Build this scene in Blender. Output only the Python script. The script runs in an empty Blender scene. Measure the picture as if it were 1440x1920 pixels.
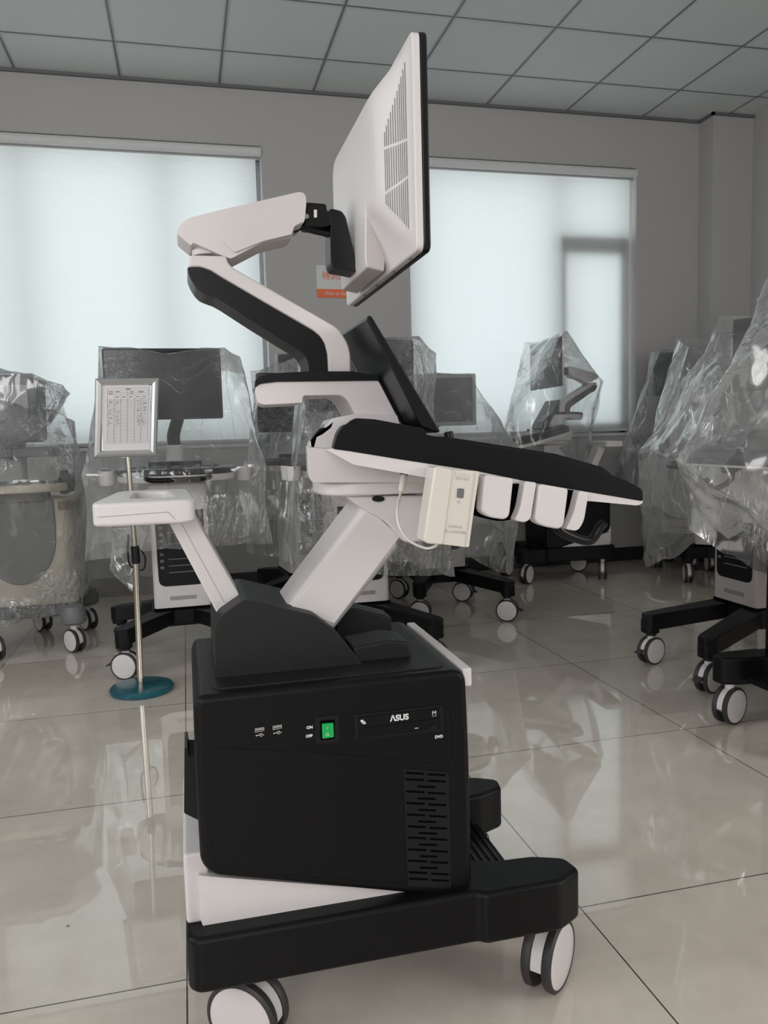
import bpy, bmesh, math, random
import numpy as np
from mathutils import Vector, Matrix, noise
C = bpy.context.scene.collection
S = bpy.context.scene
PI = math.pi

# ---------------- camera, world, lights, exposure ----------------
FPX = 1497.3
YAW, PITCH, ROLL = [math.radians(a) for a in (13.826, 5.66, -1.53)]
def cam_axes():
    cy, sy, cp, sp, cr, sr = math.cos(YAW), math.sin(YAW), math.cos(PITCH), math.sin(PITCH), math.cos(ROLL), math.sin(ROLL)
    fw = Vector((sy, cy, 0)); rt = Vector((cy, -sy, 0)); up = Vector((0, 0, 1))
    f = fw*cp - up*sp; u = up*cp + fw*sp
    return rt*cr + u*sr, -rt*sr + u*cr, f
RT, UP, FW = cam_axes()
CAMPOS = Vector((0, 0, 1.0))
cd = bpy.data.cameras.new('camera'); cam = bpy.data.objects.new('camera', cd); C.objects.link(cam)
cd.sensor_fit = 'VERTICAL'; cd.sensor_height = 36.0; cd.lens = FPX/1920*36.0; cd.clip_start = .05
m3 = Matrix((RT, UP, -FW)).transposed()
cam.matrix_world = Matrix.Translation(CAMPOS) @ m3.to_4x4()
S.camera = cam
w = bpy.data.worlds.new('sky'); S.world = w; w.use_nodes = True
bg = w.node_tree.nodes['Background']; bg.inputs[0].default_value = (.90, .965, 1.0, 1); bg.inputs[1].default_value = 1.9
def area(name, loc, target, sx, sy, power, col):
    l = bpy.data.lights.new(name, 'AREA'); l.shape = 'RECTANGLE'; l.size = sx; l.size_y = sy; l.energy = power; l.color = col
    o = bpy.data.objects.new(name, l); C.objects.link(o); o.location = loc
    o.rotation_euler = (Vector(target)-Vector(loc)).to_track_quat('-Z', 'Y').to_euler(); return o
area('daylight_front_window', (-1.65, -2.92, 1.9), (.1, 5, 1.2), 2.3, 1.8, 76, (1, .95, .94))
area('daylight_right_window', (4.02, -1.2, 1.9), (.5, 1.6, .2), 1.8, 1.6, 62, (1, .96, .93))
area('daylight_left_window', (-2.92, 1.2, 1.9), (4, 1.2, 1.5), 2.0, 1.6, 30, (.95, .98, 1))
S.view_settings.view_transform = 'Standard'; S.view_settings.look = 'None'; S.view_settings.gamma = 1; S.view_settings.exposure = 0.0
S.cycles.transparent_max_bounces = 40
S.cycles.max_bounces = 10

# pixel (in the 1440x1920 photo) + one known world plane -> world point
def W(px, py, X=None, Y=None, Z=None):
    d = RT*(px-720) + UP*(960-py) + FW*FPX
    t = Y/d.y if Y is not None else ((Z-1)/d.z if Z is not None else X/d.x)
    return CAMPOS + d*t
def T(pts, Y): return [(W(x, y, Y=Y).x, W(x, y, Y=Y).z) for x, y in pts]
def crop(pts, ox, oy, s): return [(ox+x/s, oy+y/s) for x, y in pts]
def c1(*p): return crop(p, 300, 320, 2.5714)
def c2(*p): return crop(p, 440, 680, 3.4286)
def c3(*p): return crop(p, 760, 760, 3.0)
def c4(*p): return crop(p, 340, 1080, 2.4828)
def c5(*p): return crop(p, 320, 1400, 1.7561)
def c6(*p): return crop(p, 0, 620, 2.742)

# ---------------- materials ----------------
def mat(name, col, rough=.5, metal=0, bump=0, bscale=200, spec=.5, var=0, vscale=6, **k):
    m = bpy.data.materials.new(name); m.use_nodes = True; nt = m.node_tree; b = nt.nodes['Principled BSDF']
    b.inputs['Base Color'].default_value = (*col, 1); b.inputs['Roughness'].default_value = rough; b.inputs['Metallic'].default_value = metal
    b.inputs['Specular IOR Level'].default_value = spec
    tc = nt.nodes.new('ShaderNodeTexCoord')
    n = nt.nodes.new('ShaderNodeTexNoise'); n.inputs['Scale'].default_value = vscale; n.inputs['Detail'].default_value = 4
    nt.links.new(tc.outputs['Object'], n.inputs['Vector'])
    mx = nt.nodes.new('ShaderNodeMix'); mx.data_type = 'RGBA'; v = var or .04
    mx.inputs[6].default_value = (*[c*(1-v) for c in col], 1); mx.inputs[7].default_value = (*[min(1, c*(1+v)) for c in col], 1)
    nt.links.new(n.outputs['Fac'], mx.inputs[0]); nt.links.new(mx.outputs[2], b.inputs['Base Color'])
    if bump:
        n2 = nt.nodes.new('ShaderNodeTexNoise'); n2.inputs['Scale'].default_value = bscale; n2.inputs['Detail'].default_value = 3
        nt.links.new(tc.outputs['Object'], n2.inputs['Vector'])
        bp = nt.nodes.new('ShaderNodeBump'); bp.inputs['Strength'].default_value = bump; bp.inputs['Distance'].default_value = .002
        nt.links.new(n2.outputs['Fac'], bp.inputs['Height']); nt.links.new(bp.outputs[0], b.inputs['Normal'])
    if k.get('emit'): b.inputs['Emission Color'].default_value = (*k['emit'], 1); b.inputs['Emission Strength'].default_value = k.get('es', 1)
    return m
WHITE = mat('white_plastic', (.66, .625, .622), .38, bump=.08, bscale=900)
CREAM = mat('warm_white_plastic', (.68, .64, .58), .3)
GRAYW = mat('grey_white_plastic', (.62, .60, .60), .4, bump=.1, bscale=900)
BLACK = mat('black_plastic', (.0045, .0045, .005), .40, bump=.15, bscale=1400, spec=.18)
BLACKS = mat('satin_black', (.006, .0063, .0075), .33, spec=.3)
DGRAY = mat('dark_grey_plastic', (.009, .0095, .010), .48, bump=.2, bscale=1400, var=.15, vscale=14, spec=.33)
DEEP = mat('deep_black', (.0015, .0015, .0015), .8, spec=.03)
SCREEN = mat('screen_glass', (.007, .0075, .009), .14, spec=.3)
GSCREEN = mat('grey_screen', (.07, .075, .08), .2)
LGRAY = mat('light_grey_plastic', (.38, .38, .37), .45)
MGRAY = mat('mid_grey_plastic', (.14, .145, .15), .5)
BEIGE = mat('beige_plastic', (.60, .55, .46), .45)
TAUPE = mat('taupe_plastic', (.36, .32, .30), .45)
BROWN = mat('brown_tape', (.26, .18, .12), .5)
STEEL = mat('brushed_steel', (.62, .58, .50), .25, metal=1)
ALU = mat('matte_aluminium', (.55, .55, .55), .38, metal=.8)
CHROME = mat('chrome', (.7, .7, .7), .2, metal=1)
TEAL = mat('teal_enamel', (.005, .09, .12), .25, var=.3, vscale=30)
PAPER = mat('paper', (.66, .64, .65), .7)
INK = mat('ink', (.06, .06, .07), .7)
ORANGE = mat('orange_print', (.75, .16, .06), .6)
SIGNW = mat('sign_white', (.62, .62, .62), .6)
GREEN = mat('green_rocker', (.005, .25, .06), .2, emit=(.01, .5, .1), es=.25)
PRINT = mat('white_print', (.75, .75, .75), .5)
GPRINT = mat('grey_print', (.35, .34, .32), .6)
TYRE = mat('grey_black_tyre', (.03, .028, .028), .55)
RED = mat('red_tie', (.5, .02, .04), .5)
BLUE = mat('blue_plastic', (.02, .10, .18), .4)
WALL = mat('wall_paint', (.42, .41, .402), .85, bump=.12, bscale=60, var=.03, vscale=1.5)
CEIL = mat('ceiling_tile', (.62, .655, .65), .9, bump=.5, bscale=260, var=.05, vscale=2)
GRID = mat('ceiling_grid', (.13, .14, .145), .5)
GRIDL = mat('ceiling_grid_lip', (.42, .44, .45), .5)
CONC = mat('cracked_concrete', (.30, .28, .26), .9, bump=1, bscale=40, var=.4, vscale=12)
SKIRT = mat('dark_skirting', (.02, .02, .021), .4)
FRAMEW = mat('window_frame_metal', (.45, .46, .47), .4)

def floor_mat():
    m = bpy.data.materials.new('polished_tiles'); m.use_nodes = True; nt = m.node_tree; N = nt.nodes; L = nt.links; b = N['Principled BSDF']
    tc = N.new('ShaderNodeTexCoord'); mp = N.new('ShaderNodeMapping'); mp.inputs['Location'].default_value = (.045, -.643, 0)
    L.new(tc.outputs['Object'], mp.inputs[0])
    br = N.new('ShaderNodeTexBrick'); br.offset = 0; br.squash = 1
    for k, v in (('Scale', 1), ('Mortar Size', .0016), ('Brick Width', .8), ('Row Height', .8), ('Mortar Smooth', 0), ('Bias', 0)): br.inputs[k].default_value = v
    br.inputs['Color1'].default_value = (.68, .615, .54, 1); br.inputs['Color2'].default_value = (.655, .595, .52, 1); br.inputs['Mortar'].default_value = (.05, .045, .04, 1)
    L.new(mp.outputs[0], br.inputs[0])
    n = N.new('ShaderNodeTexNoise'); n.inputs['Scale'].default_value = 7; n.inputs['Detail'].default_value = 9; n.inputs['Roughness'].default_value = .65
    L.new(tc.outputs['Object'], n.inputs[0])
    rp = N.new('ShaderNodeValToRGB'); rp.color_ramp.elements[0].position = .3; rp.color_ramp.elements[0].color = (.88, .87, .86, 1); rp.color_ramp.elements[1].position = .75; rp.color_ramp.elements[1].color = (1.06, 1.06, 1.06, 1)
    L.new(n.outputs[0], rp.inputs[0])
    mu = N.new('ShaderNodeMix'); mu.data_type = 'RGBA'; mu.blend_type = 'MULTIPLY'; mu.inputs[0].default_value = 1
    L.new(br.outputs[0], mu.inputs[6]); L.new(rp.outputs[0], mu.inputs[7])
    # small dark specks of dirt
    vn = N.new('ShaderNodeTexVoronoi'); vn.inputs['Scale'].default_value = 5.5; L.new(tc.outputs['Object'], vn.inputs['Vector'])
    cr = N.new('ShaderNodeMath'); cr.operation = 'LESS_THAN'; cr.inputs[1].default_value = .022; L.new(vn.outputs['Distance'], cr.inputs[0])
    mu2 = N.new('ShaderNodeMix'); mu2.data_type = 'RGBA'; mu2.inputs[7].default_value = (.16, .14, .12, 1)
    L.new(cr.outputs[0], mu2.inputs[0]); L.new(mu.outputs[2], mu2.inputs[6]); L.new(mu2.outputs[2], b.inputs['Base Color'])
    r = N.new('ShaderNodeMapRange'); r.inputs[3].default_value = .012; r.inputs[4].default_value = .035; L.new(n.outputs[0], r.inputs[0]); L.new(r.outputs[0], b.inputs['Roughness'])
    b.inputs['IOR'].default_value = 1.6
    b.inputs['Coat Weight'].default_value = .5; b.inputs['Coat Roughness'].default_value = .01; b.inputs['Coat IOR'].default_value = 1.6
    bp = N.new('ShaderNodeBump'); bp.inputs['Strength'].default_value = .02; bp.inputs['Distance'].default_value = .001
    n3 = N.new('ShaderNodeTexNoise'); n3.inputs['Scale'].default_value = 9; L.new(tc.outputs['Object'], n3.inputs[0]); L.new(n3.outputs[0], bp.inputs['Height']); L.new(bp.outputs[0], b.inputs['Normal'])
    return m
def blind_mat():
    m = bpy.data.materials.new('roller_blind_fabric'); m.use_nodes = True; nt = m.node_tree; N = nt.nodes; L = nt.links; N.remove(N['Principled BSDF'])
    out = N['Material Output']; d = N.new('ShaderNodeBsdfDiffuse'); t = N.new('ShaderNodeBsdfTranslucent'); mx = N.new('ShaderNodeMixShader')
    d.inputs[0].default_value = (.7, .7, .68, 1); t.inputs[0].default_value = (.80, .85, .84, 1); mx.inputs[0].default_value = .55
    tc = N.new('ShaderNodeTexCoord'); mp = N.new('ShaderNodeMapping'); mp.inputs['Scale'].default_value = (1.2, 1, 5); L.new(tc.outputs['Object'], mp.inputs[0])
    n = N.new('ShaderNodeTexNoise'); n.inputs['Scale'].default_value = 2.2; n.inputs['Detail'].default_value = 5; L.new(mp.outputs[0], n.inputs[0])
    bp = N.new('ShaderNodeBump'); bp.inputs['Strength'].default_value = .5; bp.inputs['Distance'].default_value = .02; L.new(n.outputs[0], bp.inputs['Height'])
    L.new(bp.outputs[0], d.inputs['Normal']); L.new(bp.outputs[0], t.inputs['Normal'])
    L.new(d.outputs[0], mx.inputs[1]); L.new(t.outputs[0], mx.inputs[2]); L.new(mx.outputs[0], out.inputs[0]); return m
def glass_mat():
    m = bpy.data.materials.new('window_glass'); m.use_nodes = True; nt = m.node_tree; N = nt.nodes; L = nt.links; N.remove(N['Principled BSDF'])
    t = N.new('ShaderNodeBsdfTransparent'); g = N.new('ShaderNodeBsdfGlossy'); g.inputs['Roughness'].default_value = .02; mx = N.new('ShaderNodeMixShader'); mx.inputs[0].default_value = .06
    L.new(t.outputs[0], mx.inputs[1]); L.new(g.outputs[0], mx.inputs[2]); L.new(mx.outputs[0], N['Material Output'].inputs[0]); return m
def film_mat(name, base, crinkle, scale, tint=(.92, .94, .94), mk=.52, streak=.12):
    m = bpy.data.materials.new(name); m.use_nodes = True; nt = m.node_tree; N = nt.nodes; L = nt.links; N.remove(N['Principled BSDF'])
    def noi(sc, det, vec, dist=0):
        n = N.new('ShaderNodeTexNoise'); n.inputs['Scale'].default_value = sc; n.inputs['Detail'].default_value = det; n.inputs['Distortion'].default_value = dist; L.new(vec, n.inputs[0]); return n.outputs[0]
    def rng_(src, a, b, c, d):
        n = N.new('ShaderNodeMapRange'); n.interpolation_type = 'SMOOTHSTEP'
        for k, v in zip((1, 2, 3, 4), (a, b, c, d)): n.inputs[k].default_value = v
        L.new(src, n.inputs[0]); return n.outputs[0]
    def mth(op, a, b, c=None):
        n = N.new('ShaderNodeMath'); n.operation = op
        for k, v in enumerate((a, b, c)):
            if v is None: continue
            if isinstance(v, (int, float)): n.inputs[k].default_value = v
            else: L.new(v, n.inputs[k])
        return n.outputs[0]
    tc = N.new('ShaderNodeTexCoord')
    mp = N.new('ShaderNodeMapping'); mp.inputs['Scale'].default_value = (1, 1, .35); mp.inputs['Rotation'].default_value = (.3, .35, 0); L.new(tc.outputs['Object'], mp.inputs[0]); v = mp.outputs[0]
    big = noi(3.2, 2, v, 1.2); mask = rng_(noi(2.6, 1, tc.outputs['Object']), mk, mk+.14, 0, 1)
    fine = noi(scale, 3, v, 1.5)
    ridge = mth('ABSOLUTE', mth('SUBTRACT', noi(4.5, 2, v, .8), .5), 0)            # thin fold lines where the noise crosses its mean
    line = rng_(ridge, 0, .012, 1, 0)
    h = mth('ADD', mth('MULTIPLY', big, 1.6), mth('MULTIPLY', mth('MULTIPLY', fine, mask), crinkle)); h = mth('ADD', h, mth('MULTIPLY', line, .12))
    bp = N.new('ShaderNodeBump'); bp.inputs['Strength'].default_value = .9; bp.inputs['Distance'].default_value = .018; L.new(h, bp.inputs['Height'])
    lw = N.new('ShaderNodeLayerWeight'); lw.inputs[0].default_value = .30
    op = mth('MULTIPLY_ADD', lw.outputs['Facing'], .62, base); op = mth('MULTIPLY_ADD', line, .06, op); op = mth('MULTIPLY_ADD', mask, .05, op)
    cl = rng_(mth('ABSOLUTE', mth('SUBTRACT', noi(scale*.28, 3, v, 1.6), .5), 0), 0, .030, 1, 0); op = mth('MULTIPLY_ADD', mth('MULTIPLY', cl, mth('MULTIPLY_ADD', mask, .85, .15)), streak, op)
    op = mth('MINIMUM', op, .85)
    tr = N.new('ShaderNodeBsdfTransparent'); tr.inputs[0].default_value = (.97, .975, .975, 1)
    df = N.new('ShaderNodeBsdfDiffuse'); df.inputs[0].default_value = (*tint, 1); tl = N.new('ShaderNodeBsdfTranslucent'); tl.inputs[0].default_value = (*tint, 1)
    L.new(bp.outputs[0], df.inputs['Normal'])
    a = N.new('ShaderNodeMixShader'); a.inputs[0].default_value = .5; L.new(df.outputs[0], a.inputs[1]); L.new(tl.outputs[0], a.inputs[2])
    gl = N.new('ShaderNodeBsdfGlossy'); gl.inputs['Roughness'].default_value = .13; gl.inputs[0].default_value = (1, 1, 1, 1); L.new(bp.outputs[0], gl.inputs['Normal'])
    b1 = N.new('ShaderNodeMixShader'); L.new(op, b1.inputs[0]); L.new(tr.outputs[0], b1.inputs[1]); L.new(a.outputs[0], b1.inputs[2])
    fr = N.new('ShaderNodeFresnel'); fr.inputs[0].default_value = 1.5; L.new(bp.outputs[0], fr.inputs[1])
    b2 = N.new('ShaderNodeMixShader'); L.new(mth('MINIMUM', mth('MULTIPLY', fr.outputs[0], 1.9), .6), b2.inputs[0]); L.new(b1.outputs[0], b2.inputs[1]); L.new(gl.outputs[0], b2.inputs[2])
    L.new(b2.outputs[0], N['Material Output'].inputs[0]); return m
FLOOR = floor_mat(); BLIND = blind_mat(); GLASS = glass_mat()
FILM = film_mat('clear_plastic_film', .02, 2.2, 26)
FILMT = film_mat('thick_plastic_film', .11, 2.4, 28)
FILMC = film_mat('crinkled_plastic_film', .05, 5.0, 24, mk=.44, streak=.22)

# ---------------- mesh helpers ----------------
ORG = Vector((0, 0, 0))
def link(name, verts, faces, material, parent=None, bevel=0, seg=3, smooth=True, mats=None, fmat=None, fixn=True):
    me = bpy.data.meshes.new(name); me.from_pydata([tuple(Vector(v)-ORG) for v in verts], [], faces)
    for mm in (mats or [material]): me.materials.append(mm)
    if fmat:
        for p, i in zip(me.polygons, fmat): p.material_index = i
    if fixn:
        bm = bmesh.new(); bm.from_mesh(me); bmesh.ops.recalc_face_normals(bm, faces=bm.faces); bm.to_mesh(me); bm.free()
    if smooth: me.polygons.foreach_set('use_smooth', [True]*len(me.polygons))
    o = bpy.data.objects.new(name, me); C.objects.link(o)
    if parent: o.parent = parent
    if bevel:
        b = o.modifiers.new('bevel', 'BEVEL'); b.width = bevel; b.segments = seg; b.limit_method = 'ANGLE'; b.angle_limit = math.radians(32); b.harden_normals = True; b.use_clamp_overlap = True
    elif smooth:
        me.set_sharp_from_angle(angle=math.radians(35))
    return o
def rnd(pts, r, n=5):
    """round the corners of a 2D polygon"""
    out = []; k = len(pts)
    for i in range(k):
        p = Vector(pts[i][:2]); a = Vector(pts[i-1][:2])-p; b = Vector(pts[(i+1) % k][:2])-p
        rr = r[i] if isinstance(r, (list, tuple)) else r
        rr = min(rr, a.length*.45, b.length*.45)
        if rr <= 1e-5: out.append(tuple(p)); continue
        p0 = p+a.normalized()*rr; p1 = p+b.normalized()*rr
        for j in range(n+1):
            t = j/n; out.append(tuple(p0*(1-t)**2+p*2*t*(1-t)+p1*t*t))
    return out
def extr(name, pts, y0, y1, material, parent=None, bevel=.002, r=0, seg=3, taper=None):
    # taper: the far cap is drawn in towards the right for everything left of x = taper (rear corner cut away in plan)
    if r: pts = rnd(pts, r)
    xl_ = min(p[0] for p in pts); k = .88*xl_*(y1/y0-1)/(taper-xl_) if taper else 0
    n = len(pts); v = [(x, y0, z) for x, z in pts]+[(x+(max(0, taper-x)*k if taper else 0), y1, z) for x, z in pts]
    f = [list(range(n)), list(range(2*n-1, n-1, -1))]+[[i, (i+1) % n, n+(i+1) % n, n+i] for i in range(n)]
    return link(name, v, f, material, parent, bevel, seg)
def prism(name, pts, z0, z1, material, parent=None, bevel=.002, r=0, seg=3):
    if r: pts = rnd(pts, r)
    n = len(pts); v = [(x, y, z0) for x, y in pts]+[(x, y, z1) for x, y in pts]
    f = [list(range(n)), list(range(2*n-1, n-1, -1))]+[[i, (i+1) % n, n+(i+1) % n, n+i] for i in range(n)]
    return link(name, v, f, material, parent, bevel, seg)
BF = [(0, 1, 3, 2), (4, 6, 7, 5), (0, 4, 5, 1), (2, 3, 7, 6), (0, 2, 6, 4), (1, 5, 7, 3)]
def boxes(name, L, material, parent=None, bevel=0, seg=2, mx=None):
    v = []; f = []
    for (x0, x1, y0, y1, z0, z1) in L:
        k = len(v); v += [(x, y, z) for x in (x0, x1) for y in (y0, y1) for z in (z0, z1)]; f += [tuple(k+i for i in q) for q in BF]
    if mx: v = [mx @ Vector(p) for p in v]
    return link(name, v, f, material, parent, bevel, seg, smooth=bool(bevel))
def box(name, x0, x1, y0, y1, z0, z1, material, parent=None, bevel=0, seg=2): return boxes(name, [(x0, x1, y0, y1, z0, z1)], material, parent, bevel, seg)
def ringprism(name, outer, inner, z0, z1, material, parent=None, bevel=.003):
    n = len(outer); v = [(x, y, z) for z in (z0, z1) for P_ in (outer, inner) for x, y in P_]; f = []
    for i in range(n):
        j = (i+1) % n
        f += [[i, j, n+j, n+i], [2*n+i, 2*n+j, 3*n+j, 3*n+i], [i, j, 2*n+j, 2*n+i], [n+i, n+j, 3*n+j, 3*n+i]]
    return link(name, v, f, material, parent, bevel)
def rrect(cx, cy, w, h, r, n=5): return rnd([(cx-w/2, cy-h/2), (cx+w/2, cy-h/2), (cx+w/2, cy+h/2), (cx-w/2, cy+h/2)], r, n)
def lathe(name, prof, c, axis, material, parent=None, n=40, mats=None, pm=None):
    """prof: (radius, height) pairs along axis"""
    ax = Vector(axis).normalized(); e1 = ax.orthogonal().normalized(); e2 = ax.cross(e1); v = []; f = []; fm = []; c = Vector(c)
    for r, h in prof:
        for i in range(n):
            a = 2*PI*i/n; v.append(c+ax*h+(e1*math.cos(a)+e2*math.sin(a))*max(r, 1e-5))
    for k in range(len(prof)-1):
        for i in range(n):
            j = (i+1) % n; f.append((k*n+i, k*n+j, (k+1)*n+j, (k+1)*n+i)); fm.append(pm[k] if pm else 0)
    f.append(list(range(n))); fm.append(pm[0] if pm else 0); f.append([(len(prof)-1)*n+i for i in range(n)]); fm.append(pm[-1] if pm else 0)
    return link(name, v, f, material, parent, mats=mats, fmat=fm)
def cyl(name, a, b, r, material, parent=None, n=32, bev=.0):
    a = Vector(a); b = Vector(b); h = (b-a).length; bv = min(bev, r*.4, h*.4)
    pr = [(r-bv, 0), (r, bv), (r, h-bv), (r-bv, h)] if bv else [(r, 0), (r, h)]
    return lathe(name, pr, a, b-a, material, parent, n)
def tube(name, pts, r, material, parent=None, n=12, sub=6):
    P_ = [Vector(p) for p in pts]; path = []
    for i in range(len(P_)-1):
        p0 = P_[max(i-1, 0)]; p1 = P_[i]; p2 = P_[i+1]; p3 = P_[min(i+2, len(P_)-1)]
        for s in range(sub):
            t = s/sub; path.append(.5*((2*p1)+(-p0+p2)*t+(2*p0-5*p1+4*p2-p3)*t*t+(-p0+3*p1-3*p2+p3)*t**3))
    path.append(P_[-1]); v = []; f = []; ref = None
    for i, p in enumerate(path):
        t = (path[min(i+1, len(path)-1)]-path[max(i-1, 0)]).normalized()
        e = (ref - t*ref.dot(t)).normalized() if ref else t.orthogonal().normalized()
        ref = e; g = t.cross(e)
        for k in range(n): a = 2*PI*k/n; v.append(p+(e*math.cos(a)+g*math.sin(a))*r)
    for i in range(len(path)-1):
        for k in range(n): j = (k+1) % n; f.append((i*n+k, i*n+j, (i+1)*n+j, (i+1)*n+k))
    f.append(list(range(n))); f.append([(len(path)-1)*n+k for k in range(n)])
    return link(name, v, f, material, parent)
def text(name, s, o, ex, ey, size, material, parent=None, bold=0, d=.0004):
    """flat raised lettering: centre o, reading direction ex, up ey"""
    cu = bpy.data.curves.new(name, 'FONT'); cu.body = s; cu.size = size; cu.align_x = 'CENTER'; cu.align_y = 'CENTER'; cu.extrude = 0; cu.offset = bold
    t = bpy.data.objects.new('tmp', cu); C.objects.link(t)
    dg = bpy.context.evaluated_depsgraph_get(); me = bpy.data.meshes.new_from_object(t.evaluated_get(dg))
    bpy.data.objects.remove(t)
    ex = Vector(ex).normalized(); ey = Vector(ey).normalized(); ez = ex.cross(ey); o = Vector(o)
    for v in me.vertices: v.co = o+ex*v.co.x+ey*v.co.y+ez*d-ORG
    me.materials.clear(); me.materials.append(material)
    ob = bpy.data.objects.new(name, me); C.objects.link(ob)
    if parent: ob.parent = parent
    return ob
def strips(name, segs, material, parent=None, nrm=(0, -1, 0), d=.0004):
    """thin flat printed strokes: (a, b, width)"""
    v = []; f = []; nn = Vector(nrm).normalized()
    for a, b, wd in segs:
        a = Vector(a)+nn*d; b = Vector(b)+nn*d; s = (b-a).cross(nn).normalized()*wd/2; k = len(v); v += [a-s, b-s, b+s, a+s]; f.append((k, k+1, k+2, k+3))
    return link(name, v, f, material, parent, smooth=False, fixn=False)
def thing(name, label, cat, loc=(0, 0, 0), rz=0, group=None):
    o = bpy.data.objects.new(name, None); C.objects.link(o); o.empty_display_size = .1; o.location = loc; o.rotation_euler = (0, 0, rz)
    o['label'] = label; o['category'] = cat
    if group: o['group'] = group
    return o
def tag(o, label, cat, group=None):
    o['label'] = label; o['category'] = cat
    if group: o['group'] = group
    return o
def struct(o): o['kind'] = 'structure'; return o
def kids(o): return [c for c in bpy.data.objects if c.parent == o]
def copy_tree(o, parent=None):
    c = o.copy(); C.objects.link(c)
    if parent: c.parent = parent
    for ch in kids(o): copy_tree(ch, c)
    return c

# ---------------- the room ----------------
WY = 5.33; ZC = 3.2; XR = 4.09; XL = -3.0; YF = -3.0; TH = .24
W1 = (-1.3, .565, .955, 2.845); W2 = (1.535, 3.25, .955, 2.845)
struct(box('floor', XL, XR, YF, WY+TH, -.1, 0, FLOOR))
struct(box('ceiling', XL, XR, YF, WY+TH, ZC, ZC+.05, CEIL))
bars = []; lips = []
xs = [.913+.593*k for k in range(-7, 6)]; ys = [4.866-.607*k for k in range(0, 13)]
for x in xs:
    if XL < x < XR: bars.append((x-.004, x+.004, YF, WY, ZC-.004, ZC)); lips += [(x-.011, x-.004, YF, WY, ZC-.003, ZC), (x+.004, x+.011, YF, WY, ZC-.003, ZC)]
for y in ys: bars.append((XL, XR, y-.004, y+.004, ZC-.0045, ZC)); lips += [(XL, XR, y-.011, y-.004, ZC-.0032, ZC), (XL, XR, y+.004, y+.011, ZC-.0032, ZC)]
struct(boxes('trim_1', bars, GRID)); struct(boxes('trim_2', lips, GRIDL))
struct(boxes('trim_3', [(XL, 3.76, WY-.02, WY, ZC-.018, ZC-.001), (3.74, 3.76, 5.15, WY-.02, ZC-.018, ZC-.001), (3.74, XR, 5.15, 5.17, ZC-.018, ZC-.001)], GRID))
def wall_back():
    a, b, c, d = W1; e, f_, g, h = W2
    L = [(XL, XR, WY, WY+TH, 0, c), (XL, XR, WY, WY+TH, d, ZC), (XL, a, WY, WY+TH, c, d), (b, e, WY, WY+TH, c, d), (f_, XR, WY, WY+TH, c, d)]
    return struct(boxes('wall_back', L, WALL))
wall_back()
struct(box('wall_pilaster', 3.76, XR, 5.17, WY, 0, ZC, WALL))
struct(boxes('wall_right', [(XR, XR+.2, YF-.2, -2.15, 0, ZC), (XR, XR+.2, -.25, WY+TH, 0, ZC), (XR, XR+.2, -2.15, -.25, 0, 1.05), (XR, XR+.2, -2.15, -.25, 2.75, ZC)], WALL))
LW = (.2, 2.2, 1.1, 2.7); FWN = (-2.85, -.45, 1.0, 2.8)
struct(boxes('wall_left', [(XL-.2, XL, YF-.2, LW[0], 0, ZC), (XL-.2, XL, LW[1], WY+TH, 0, ZC), (XL-.2, XL, LW[0], LW[1], 0, LW[2]), (XL-.2, XL, LW[0], LW[1], LW[3], ZC)], WALL))
struct(boxes('wall_front', [(XL, FWN[0], YF-.2, YF, 0, ZC), (FWN[1], XR, YF-.2, YF, 0, ZC), (FWN[0], FWN[1], YF-.2, YF, 0, FWN[2]), (FWN[0], FWN[1], YF-.2, YF, FWN[3], ZC)], WALL))
struct(boxes('baseboard_back', [(-.2, 3.76, WY-.015, WY, 0, .10), (3.745, 3.76, 5.155, WY, 0, .10), (3.745, XR, 5.155, 5.17, 0, .10)], SKIRT, bevel=.003))
struct(boxes('baseboard_right', [(XR-.015, XR, YF, 5.155, 0, .10)], SKIRT, bevel=.003))
# left part of the back wall has lost its skirting: bare cracked concrete
def cracked():
    rng = random.Random(4); n = 60; v = []; f = []
    for i in range(n+1):
        x = XL+(-.2-XL)*i/n; h = .115+.02*noise.noise((x*9, 0, 0))+rng.uniform(-.004, .004)
        v += [(x, WY-.012-.004*rng.random(), 0), (x, WY-.010-.006*rng.random(), h), (x, WY, h+.006)]
    for i in range(n): a = 3*i; f += [(a, a+3, a+4, a+1), (a+1, a+4, a+5, a+2)]
    return struct(link('baseboard_left_concrete', v, f, CONC, fixn=True))
cb = cracked(); cb.name = 'trim_4'

def window(n, w, mull, sash=None):
    x0, x1, z0, z1 = w; y = WY+.15
    root = bpy.data.objects.new('window_%d' % n, None); C.objects.link(root); root['kind'] = 'structure'
    L = [(x0, x1, y, y+.06, z0, z0+.05), (x0, x1, y, y+.06, z1-.05, z1), (x0, x0+.05, y, y+.06, z0, z1), (x1-.05, x1, y, y+.06, z0, z1)]
    for m in mull: L.append((m-.035, m+.035, y, y+.06, z0, z1))
    boxes('window_frame', L, FRAMEW, root, .002)
    if sash:
        a, b, top = sash
        boxes('window_sash', [(a, b, y-.09, y-.05, top-.13, top), (a, a+.06, y-.09, y-.05, z0+.02, top), (b-.06, b, y-.09, y-.05, z0+.02, top), (a, b, y-.09, y-.05, z0+.02, z0+.08)], FRAMEW, root, .002)
    box('window_glass', x0+.04, x1-.04, y+.027, y+.032, z0+.04, z1-.04, GLASS, root)
    box('window_sill', x0, x1, WY-.012, WY+.2, z0-.022, z0, SIGNW, root, .003)
window(1, W1, [-.05, -.9]); window(2, W2, [2.66], (2.66, 3.20, 2.37))
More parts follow.
